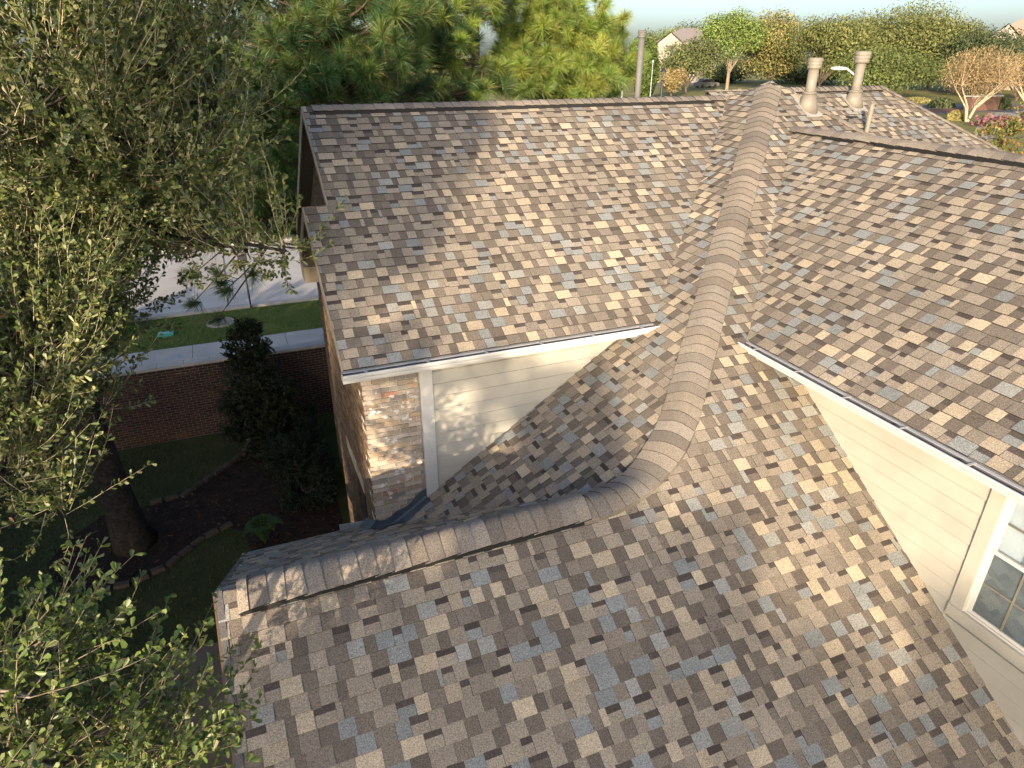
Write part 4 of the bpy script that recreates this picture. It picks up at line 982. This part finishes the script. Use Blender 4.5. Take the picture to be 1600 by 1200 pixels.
G1 = [(.155, .17, .06), (.12, .145, .05), (.19, .195, .075)]          # olive green
G2 = [(.17, .24, .065), (.14, .20, .06), (.21, .27, .08)]        # fresh green
G3 = [(.29, .25, .10), (.24, .23, .09), (.34, .26, .11)]          # yellowing
G4 = [(.09, .115, .055), (.105, .125, .06), (.075, .10, .05)]     # dark
G5 = [(.30, .22, .12), (.27, .205, .115), (.34, .25, .14)]         # tan
FT = [('shade_tree', 'fresh green tree with a pale straight trunk left of the peak', 1143, 8, 98, 205, G2, 5200, .24),
      ('shade_tree', 'yellowing tree behind the peak of the roof', 1213, 12, 126, 215, G3 + G1, 6500, .1),
      ('shade_tree', 'rounded olive tree directly behind the shorter flue', 1290, 18, 138, 205, G1, 6500, .12),
      ('live_oak', 'widest olive oak behind the taller flue', 1385, 4, 204, 225, G1, 9500, .12),
      ('live_oak', 'lower green oak in front of the widest oak', 1395, 72, 170, 180, [(.115, .15, .05), (.14, .165, .055)], 6500, .06),
      ('hedge_tree', 'low trees coloured dark for the shade behind the pale straight trunk', 1130, 92, 120, 262, G4, 4200, .0),  # this low row is toned dark to draw the shade there
      ('hedge_tree', 'low trees coloured dark for the shade behind the peak and flues', 1265, 90, 160, 262, G4, 5200, .0),
      ('live_oak', 'olive oak right of the widest oak', 1462, 22, 134, 230, G1, 5200, .1),
      ('dark_oak', 'dark tree behind the tan crape myrtle', 1535, 42, 134, 215, G4, 5200, .06),
      ('dark_oak', 'dark tree at the right edge below the far pink roof', 1610, 62, 110, 190, G4, 4500, .06),
      ('live_oak', 'distant dull green trees behind the far house at right', 1500, 34, 90, 320, G4 + G1, 3000, .1),
      ('live_oak', 'dull green tree in front of the far pinkish roof', 1580, 50, 80, 225, G4 + G1, 4000, .06),
      ('round_tree', 'round dark green tree in front of the far grey house', 1078, 56, 96, 190, G4 + G1, 4600, .10),
      ('round_tree', 'pale green tree left of the far grey house', 1040, 40, 80, 300, G2 + G1, 2600, .1),
      ('round_tree', 'dull green tree behind the far grey house', 1085, 32, 90, 330, G4, 2600, .1),
      ('conifer', 'dense green tree directly behind the slim grey pipe', 1006, 46, 60, 120, [(.075, .115, .03), (.09, .13, .03)], 4200, .1),
      ('conifer', 'small dark tree just right of the slim grey pipe', 1021, 82, 26, 150, [(.03, .045, .03)], 1600, .05)]
for i, (nm, lab, cx, top, w, d, pal, n, low) in enumerate(FT):
    card_tree(nm, lab, cx, top, w, d, pal, 100 + i, n, group='far trees beyond the roof', crown_low=low, card=.0032 * d if d > 150 else .5, lump=11, trunk_px=5 if i == 0 else 4, bark=(.22, .18, .13) if i == 0 else (.10, .08, .06))
# trees seen through the gaps behind the pines
for i, (cx, top, w, d, lab) in enumerate([(430, 30, 170, 75, 'dull tree behind the pines, the leftmost of that row'), (560, 50, 150, 90, 'dull tree behind the pines, second from the left'), (690, 60, 130, 95, 'dull tree seen through the gap beside the bare pine trunk'), (790, 66, 130, 100, 'dull tree behind the sunny pine, left side'), (900, 58, 140, 105, 'dull tree behind the sunny pine, right side'), (300, 40, 170, 80, 'dull tree across the street behind the oak crown')]):
    card_tree('street_tree', lab, cx, top, w, d, G1 + G4, 140 + i, 3600, group='trees across the street', crown_low=.2, card=.4, trunk_px=6)
# tan crape myrtles and bush
def myrtle(label, cx, base_py, top, w, seed, n=9500, pal=G5):
    p = at_z(cx, base_py); d = math.hypot(p[0], p[1]); rng = np.random.default_rng(seed); ztop = at_d(cx, top, d)[2]; rad = w / 2 * np.linalg.norm(p - O) / FPX
    t = empty('crape_myrtle', tuple(p), label, 'tree', 'tan crape myrtles'); tr = MB(); P = []
    for k in range(9):
        a = rng.uniform(0, 6.28); e = p + np.array([math.cos(a) * rad * .6, math.sin(a) * rad * .6, ztop * rng.uniform(.45, .62)]); m = p * .6 + e * .4 - np.array([math.cos(a), math.sin(a), 0]) * rad * .12
        tr.tube([p + np.array([math.cos(a), math.sin(a), 0]) * .15, m, e], [.16, .12, .05], 6, (.42, .34, .25), False)
        for q in range(7):
            f = e + unit(rng.normal(size=3)[None])[0] * rad * .5 + np.array([0, 0, ztop * .22]); tr.tube([e, f], [.05, .015], 4, (.36, .27, .18), False)
    tr.build('trunk', MAT['bark'], t, True)
    c = p + np.array([0, 0, ztop * .68]); dd = unit(rng.normal(size=(n, 3))); rr = rng.random((n, 1)) ** .55
    Q = c + dd * rr * np.array([rad * .92, rad * .92, ztop * .33]) + rng.normal(0, .05, (n, 3)) * rad
    s = .42 * rng.uniform(.4, 1.1, (n, 1)); nn = unit(dd + rng.normal(0, .8, (n, 3))); u = unit(np.cross(nn, rng.normal(size=nn.shape)) * .6 + dd * .6); v = np.cross(nn, u)
    V = np.stack([Q - u * s * .5, Q - v * s * .16, Q + u * s * .5, Q + v * s * .16], 1).reshape(-1, 3); i = np.arange(n) * 4
    fast('crown', V, np.stack([i, i + 1, i + 2, i + 3], -1), MAT['farleaf'], t, np.array(pal)[rng.integers(0, len(pal), n)] * rng.uniform(.75, 1.25, (n, 1)))
myrtle('tan crape myrtle with pale forked stems beyond the far hip', 1510, 190, 74, 92, 201)
myrtle('tan crape myrtle cut by the right edge', 1602, 180, 74, 84, 202)
b_ = at_d(1055, 120, 150)
card_tree('tan_bush', 'rounded tan bush on the far lawn behind the lantern', 1055, 104, 48, 170, G5 + G3, 203, 2600, crown_low=.12, card=.5, trunk_px=3)
# near shrub at the right edge with rusty leaves, pink flowers
rsx = at_y(1572, 205, 20.0)
shrub('rusty_shrub', 'green and rusty leaved shrub at the right edge beyond the roof', (rsx[0], rsx[1]), [((rsx[0], rsx[1], rsx[2] - .3), .75, 1), (tuple(at_y(1600, 185, 20.5)), .6, .8), (tuple(at_y(1640, 200, 20)), .9, .8), (tuple(at_y(1545, 215, 19.6)), .4, .4), ((rsx[0] + .3, rsx[1], rsx[2] - 1.6), 1.0, .7)], [(.10, .13, .04), (.13, .15, .045), (.26, .13, .05), (.16, .17, .05)], 61, .13, .035, 90, 12, tr=.09)
pk = at_z(1562, 198); fl = empty('flower_bed', tuple(pk), 'bed of pink flowers beside the far path', 'flower bed')
rng = np.random.default_rng(62); n = 900; Q = pk + np.stack([rng.normal(0, 1.7, n), rng.normal(0, 1.2, n), np.abs(rng.normal(.7, .35, n))], 1); s = .2
u = unit(rng.normal(size=(n, 3))); v = unit(np.cross(u, rng.normal(size=(n, 3)))); V = np.stack([Q - u * s, Q - v * s, Q + u * s, Q + v * s], 1).reshape(-1, 3); i = np.arange(n) * 4
fast('blossoms', V, np.stack([i, i + 1, i + 2, i + 3], -1), MAT['farleaf'], fl, np.array([(.28, .12, .15), (.23, .10, .13), (.11, .13, .05)])[rng.choice(3, n, p=[.45, .3, .25])])
# brick planter / entry wall
bp = at_z(1532, 172); bw = empty('brick_planter', tuple(bp), 'low red brick entry wall between the tan myrtles', 'planter')
b = MB(); b.box((bp[0] - 3.6, bp[1] - .6, 0), (bp[0] + 3.6, bp[1] + .6, 2.2)); b.build('wall', MAT['redbrick'], bw, True); bpy.data.objects[-1] if False else None
for f in bw.children[0].data.attributes['col'].data: f.color = (.13, .075, .058, 1)
b = MB(); b.box((bp[0] - 3.9, bp[1] - .8, 2.2), (bp[0] + 3.9, bp[1] + .8, 2.45)); b.build('coping', MAT['concrete'], bw)
for k, (cx, py, w, h_, lab) in enumerate([(1430, 160, 46, 1.0, 'clipped yellow-green ground cover mound beyond the hip'), (1492, 188, 26, 1.4, 'low yellow-green mound at the foot of the tan myrtle'), (1470, 168, 40, 1.8, 'low dark hedge left of the brick entry wall'), (1562, 170, 30, 2.0, 'low green hedge right of the brick entry wall')]):
    q = at_z(cx, py); d = np.linalg.norm(q - O); rad = w / 2 * d / FPX; rng = np.random.default_rng(300 + k); n = 1100; dd = unit(rng.normal(size=(n, 3))); dd[:, 2] = abs(dd[:, 2])
    Q = q + dd * np.array([rad, rad * .6, h_]) * rng.random((n, 1)) ** .3; u = unit(rng.normal(size=(n, 3))); v = unit(np.cross(u, rng.normal(size=(n, 3)))); s = .28
    V = np.stack([Q - u * s, Q - v * s * .6, Q + u * s, Q + v * s * .6], 1).reshape(-1, 3); i = np.arange(n) * 4
    pal = np.array([G3, G3, G4, G4][k][:2]); tag(fast('low_hedge', V, np.stack([i, i + 1, i + 2, i + 3], -1), MAT['farleaf'], None, pal[rng.integers(0, 2, n)] * rng.uniform(.8, 1.2, (n, 1))), lab, 'hedge', 'low hedges on the far lawn')
# far houses
def far_house(label, cx, eave_py, ridge_py, w, d, roofcol, wallcol, seed):
    c = at_d(cx, 82, d); r = ray(cx, 82); t = np.array([-r[1], r[0], 0]) * -1; t /= np.linalg.norm(t); f = np.array([r[0], r[1], 0]); f /= np.linalg.norm(f)
    k = np.linalg.norm(c - O) / FPX; hw = w / 2 * k; ze = at_d(cx, eave_py, d)[2]; zr_ = at_d(cx, ridge_py, d)[2]; dep = 6.0; c0 = np.array([c[0], c[1], 0.])
    h = empty('far_house', tuple(c0), label, 'house', 'houses beyond the far trees')
    q = lambda a, b_, z: tuple(c0 + t * a + f * b_ + np.array([0, 0, z]))
    b = MB(); b.hexa([q(-hw * .92, -dep * .9, 0), q(hw * .92, -dep * .9, 0), q(hw * .92, dep * .9, 0), q(-hw * .92, dep * .9, 0), q(-hw * .92, -dep * .9, ze), q(hw * .92, -dep * .9, ze), q(hw * .92, dep * .9, ze), q(-hw * .92, dep * .9, ze)], wallcol); b.build('wall', MAT['chip'], h, True)
    b = MB(); A0, A1, A2, A3 = q(-hw, -dep, ze), q(hw, -dep, ze), q(hw, dep, ze), q(-hw, dep, ze); R0, R1 = q(-hw * .25, 0, zr_), q(hw * .25, 0, zr_)
    for pts in ((A0, A1, R1, R0), (A1, A2, R1), (A2, A3, R0, R1), (A3, A0, R0)): b.poly(pts, roofcol)
    b.poly((A3, A2, A1, A0), wallcol)
    # front cross gable
    g0, g1, g2 = q(-hw * .95, -dep * 1.25, ze - .2), q(-hw * .15, -dep * 1.25, ze - .2), q(-hw * .55, -dep * 1.25, ze + (zr_ - ze) * .7); gb = q(-hw * .55, -.3, ze + (zr_ - ze) * .7)
    b.poly((g0, g2, gb, q(-hw * .95, -.3, ze - .2)), roofcol); b.poly((g2, g1, q(-hw * .15, -.3, ze - .2), gb), roofcol); rf_ = b.build('roof', MAT['chip'], h, True)
    b = MB(); b.prism([q(-hw * .9, -dep * 1.2, 0), q(-hw * .2, -dep * 1.2, 0), q(-hw * .2, -dep * 1.2, ze - .2), q(-hw * .55, -dep * 1.2, ze + (zr_ - ze) * .62), q(-hw * .9, -dep * 1.2, ze - .2)], tuple(f * dep), (.30, .28, .25)); b.build('gable', MAT['chip'], h, True)
    b = MB(); b.hexa([q(-hw * .65, -dep * 1.21, ze - 2.6), q(-hw * .45, -dep * 1.21, ze - 2.6), q(-hw * .45, -dep * 1.19, ze - 2.6), q(-hw * .65, -dep * 1.19, ze - 2.6), q(-hw * .65, -dep * 1.21, ze - 1), q(-hw * .45, -dep * 1.21, ze - 1), q(-hw * .45, -dep * 1.19, ze - 1), q(-hw * .65, -dep * 1.19, ze - 1)]); b.build('window', MAT['darkglass'], h)
far_house('far grey-roofed house with a white gable among the trees', 1074, 66, 44, 86, 262, (.17, .155, .155), (.30, .27, .24), 1)
far_house('far pinkish-roofed house at the top right edge', 1600, 58, 28, 80, 250, (.30, .22, .18), (.26, .22, .18), 2)
# street lamps
def cobra(label, hx, hy, px_, py_, d, flip=1):
    hd = at_d(hx, hy, d); pl_ = at_d(px_, py_, d); L = empty('street_lamp', (pl_[0], pl_[1], 0), label, 'street lamp', 'cobra-head street lamps')
    top = np.array([pl_[0], pl_[1], hd[2] - .9]); b = MB(); b.tube([(pl_[0], pl_[1], 0), top], [.09, .06], 8); b.build('pole', MAT['metal'], L)
    dirv = unit((np.array([hd[0], hd[1], 0]) - np.array([pl_[0], pl_[1], 0]))[None])[0]
    b = MB(); b.tube([top, top + np.array([0, 0, .5]) + dirv * .25, np.array([hd[0], hd[1], hd[2] + .02]) - dirv * .3], [.06, .05, .045], 8); b.build('arm', MAT['white'], L)
    b = MB(); pr_ = [(-.35, .05), (-.28, .11), (0, .17), (.25, .16), (.4, .08), (.44, .02)]; b.tube([hd + dirv * a for a, _ in pr_], [r for _, r in pr_], 10); V = np.array(b.V); V[:, 2] = hd[2] + (V[:, 2] - hd[2]) * .6; b.V = [tuple(v) for v in V]; b.build('lamp_head', MAT['white'], L, smooth=True)
cobra('white cobra-head street lamp showing between the two flues', 1312, 107, 1346, 130, 42)
cobra('curved white lamp arm showing left of the slim grey pipe', 1001, 90, 974, 112, 52)
lp = at_d(1036, 118, 60); ln_ = empty('lantern_post', (lp[0], lp[1], 0), 'black lantern on a post beyond the left ridge', 'lamp post')
b = MB(); b.tube([(lp[0], lp[1], 0), (lp[0], lp[1], lp[2] - .35)], [.13, .09], 10); b.build('post', MAT['dark'], ln_)
b = MB(); b.tube([(lp[0], lp[1], lp[2] - .35), (lp[0], lp[1], lp[2] + .25)], [.13, .22], 6); b.build('lantern', MAT['glass'], ln_)
b = MB(); b.tube([(lp[0], lp[1], lp[2] + .25), (lp[0], lp[1], lp[2] + .3), (lp[0], lp[1], lp[2] + .5), (lp[0], lp[1], lp[2] + .66)], [.27, .26, .08, .02], 8); b.tube([(lp[0], lp[1], lp[2] - .42), (lp[0], lp[1], lp[2] - .34)], [.1, .17], 8)
for k in range(6):
    a = k * math.pi / 3; b.tube([(lp[0] + .13 * math.cos(a), lp[1] + .13 * math.sin(a), lp[2] - .35), (lp[0] + .22 * math.cos(a), lp[1] + .22 * math.sin(a), lp[2] + .25)], .018, 4)
b.build('lantern_frame', MAT['dark'], ln_)
fp = at_d(1020, 100, 110); b = MB(); b.tube([(fp[0], fp[1], 0), (fp[0], fp[1], fp[2] + .2)], [.09, .05], 8); b.tube([(fp[0], fp[1], fp[2] + .2), (fp[0], fp[1], fp[2] + .5)], [.12, .1], 8); tag(b.build('slim_pole', MAT['metal']), 'slim pale pole in front of the small dark far tree', 'pole')
# parked car in the far shade
cp = at_z(1103, 137); cr_ = empty('parked_car', tuple(cp), 'small dark parked car in the shade under far trees', 'car')
def cy(b, prof, y0, y1): b.prism([(cp[0] + x * 1.6, cp[1] + y0, cp[2] + z * 1.6) for x, z in prof], (0, y1 - y0, 0))
b = MB(); cy(b, [(-2.2, .3), (2.2, .3), (2.25, .8), (1.2, .95), (-1.4, .95), (-2.2, .85)], -1.3, 1.3); b.build('body', MAT['asphalt'], cr_)
b = MB(); cy(b, [(-1.4, .95), (1.2, .95), (.6, 1.45), (-1.0, 1.45)], -1.1, 1.1); b.build('cabin', MAT['darkglass'], cr_)
b = MB(); cy(b, [(-1.0, 1.45), (.6, 1.45), (.5, 1.5), (-.9, 1.5)], -1.15, 1.15); b.build('roof', MAT['white'], cr_)
for sx_ in (-1.35, 1.35):
    for sy_ in (-1.32, 1.1):
        b = MB(); b.tube([(cp[0] + sx_ * 1.6, cp[1] + sy_, .5), (cp[0] + sx_ * 1.6, cp[1] + sy_ + .22, .5)], .5, 12); b.build('wheel', MAT['dark'], cr_)

# ------------------------------------------------------------------ trees standing outside the frame towards the sun (their shade falls on the roof; the garden pair is added)
sa, ca = math.sin(SUN_AZ), math.cos(SUN_AZ); tE = math.tan(SUN_EL)
def sunward(a, b_, d): return (a * ca + d * sa, -a * sa + d * ca, b_ - tE * d)
def shade_tree(label, lobes, seed, card=.16, dens=260):
    """lobes: (a, b, d, ra, rb, density) in metres across and up the sun's view"""
    rng = np.random.default_rng(seed); Vs = []; cs = []
    p0 = sunward(*lobes[0][:3]); t = empty('sheltering_tree', (p0[0], p0[1], 0), label, 'tree', 'trees out of view towards the sun')
    tr = MB(); tr.tube([(p0[0], p0[1], -.1), (p0[0], p0[1], p0[2])], [.28, .14], 9, (.08, .065, .05))
    for a, b_, d, ra, rb_, de in lobes:
        c = np.array(sunward(a, b_, d)); tr.tube([(p0[0], p0[1], p0[2] * .6), tuple(c)], [.1, .03], 6, (.08, .065, .05), False)
        n = int(dens * de * ra * rb_ * 3.1); dd = unit(rng.normal(size=(n, 3))); rr = rng.random((n, 1)) ** .42
        Q = c + dd * rr * np.array([ra, ra, rb_]) + rng.normal(0, .06, (n, 3)); u = unit(rng.normal(size=(n, 3))); v = unit(np.cross(u, rng.normal(size=(n, 3)))); s = card * rng.uniform(.6, 1.4, (n, 1))
        Vs.append(np.stack([Q - u * s, Q - v * s * .55, Q + u * s, Q + v * s * .55], 1).reshape(-1, 3)); cs.append(np.array(OAK[:3])[rng.integers(0, 3, n)])
    V = np.concatenate(Vs); i = np.arange(len(V) // 4) * 4
    tr.build('trunk', MAT['bark'], t, True); fast('crown', V, np.stack([i, i + 1, i + 2, i + 3], -1), MAT['farleaf'], t, np.concatenate(cs))
D0 = -38.0
shade_tree('slender tall tree out of view that shades the left roof slope', [(-4.4, 10.5, D0, 1.1, 1.7, 1.3), (-4.7, 8.8, D0, .95, 1.1, 1.2), (-3.55, 10.7, D0, .65, .9, .8), (-3.35, 9.4, D0, .45, .7, .5), (-4.2, 7.9, D0, .6, .5, .6), (-3.5, 8.75, D0, .5, .35, .5), (-4.65, 11.9, D0, .7, .8, .5), (-4.6, 5.8, D0, .8, 1.7, .9)], 401)
shade_tree('broad low tree out of view that shades the lower roof', [(-1.95, 4.35, D0, 1.2, 1.65, 1.1), (-.75, 5.05, D0, 1.05, 1.75, 1.2), (.25, 4.65, D0, .95, 1.5, 1.1), (1.1, 4.1, D0, .95, 1.45, 1.0), (-2.9, 4.0, D0, 1.2, 1.5, 1.1), (-.85, 6.55, D0, .8, .5, .5), (.55, 5.9, D0, .8, .5, .3)], 402)
shade_tree('second low tree out of view that shades the lower roof by the window', [(2.0, 3.5, D0 - 2, .95, 1.45, .9), (2.8, 3.5, D0 - 2, .95, 1.5, .9), (3.65, 3.9, D0 - 2, 1.0, 1.7, 1.0), (3.15, 5.3, D0 - 2, .55, .5, .45), (1.8, 4.9, D0 - 2, .7, .5, .25), (5.0, 4.0, D0 - 2, 1.1, 1.7, .9)], 403)
shade_tree('added low spreading tree out of view that shades the garden', [(-7.4, 3.4, -1, 1.9, 2.6, .9), (-9.4, 3.6, 0, 2.1, 2.9, .9), (-11.4, 3.8, 0, 2.1, 3.0, .9), (-6.2, 2.4, -3, 1.5, 1.9, .9)], 404)  # added unseen, set close to keep low sky light off the yard
shade_tree('second added low spreading tree out of view that shades the garden', [(-13.6, 3.8, 0, 2.2, 3.0, .9), (-15.9, 3.8, 0, 2.2, 3.0, .9), (-18, 3.8, 0, 2.2, 3.0, .9)], 407)  # also added, screens more low sky from the yard and fence
shade_tree('thin tall tree out of view that dapples the lower oak', [(-6.9, 6.7, -22, 1.2, 1.8, .45), (-8.6, 6.9, -22, 1.4, 1.9, .5), (-10.4, 7.0, -22, 1.4, 1.8, .5)], 408)
shade_tree('thin-leaved tree out of view that dapples the cream gable wall', [(-1.6, 6.95, -19, .75, .55, .55), (-.95, 7.15, -19, .45, .4, .4), (-3.1, 7.4, -19, .6, .5, .45), (-2.3, 7.35, -19, .5, .3, .4)], 406, .16)
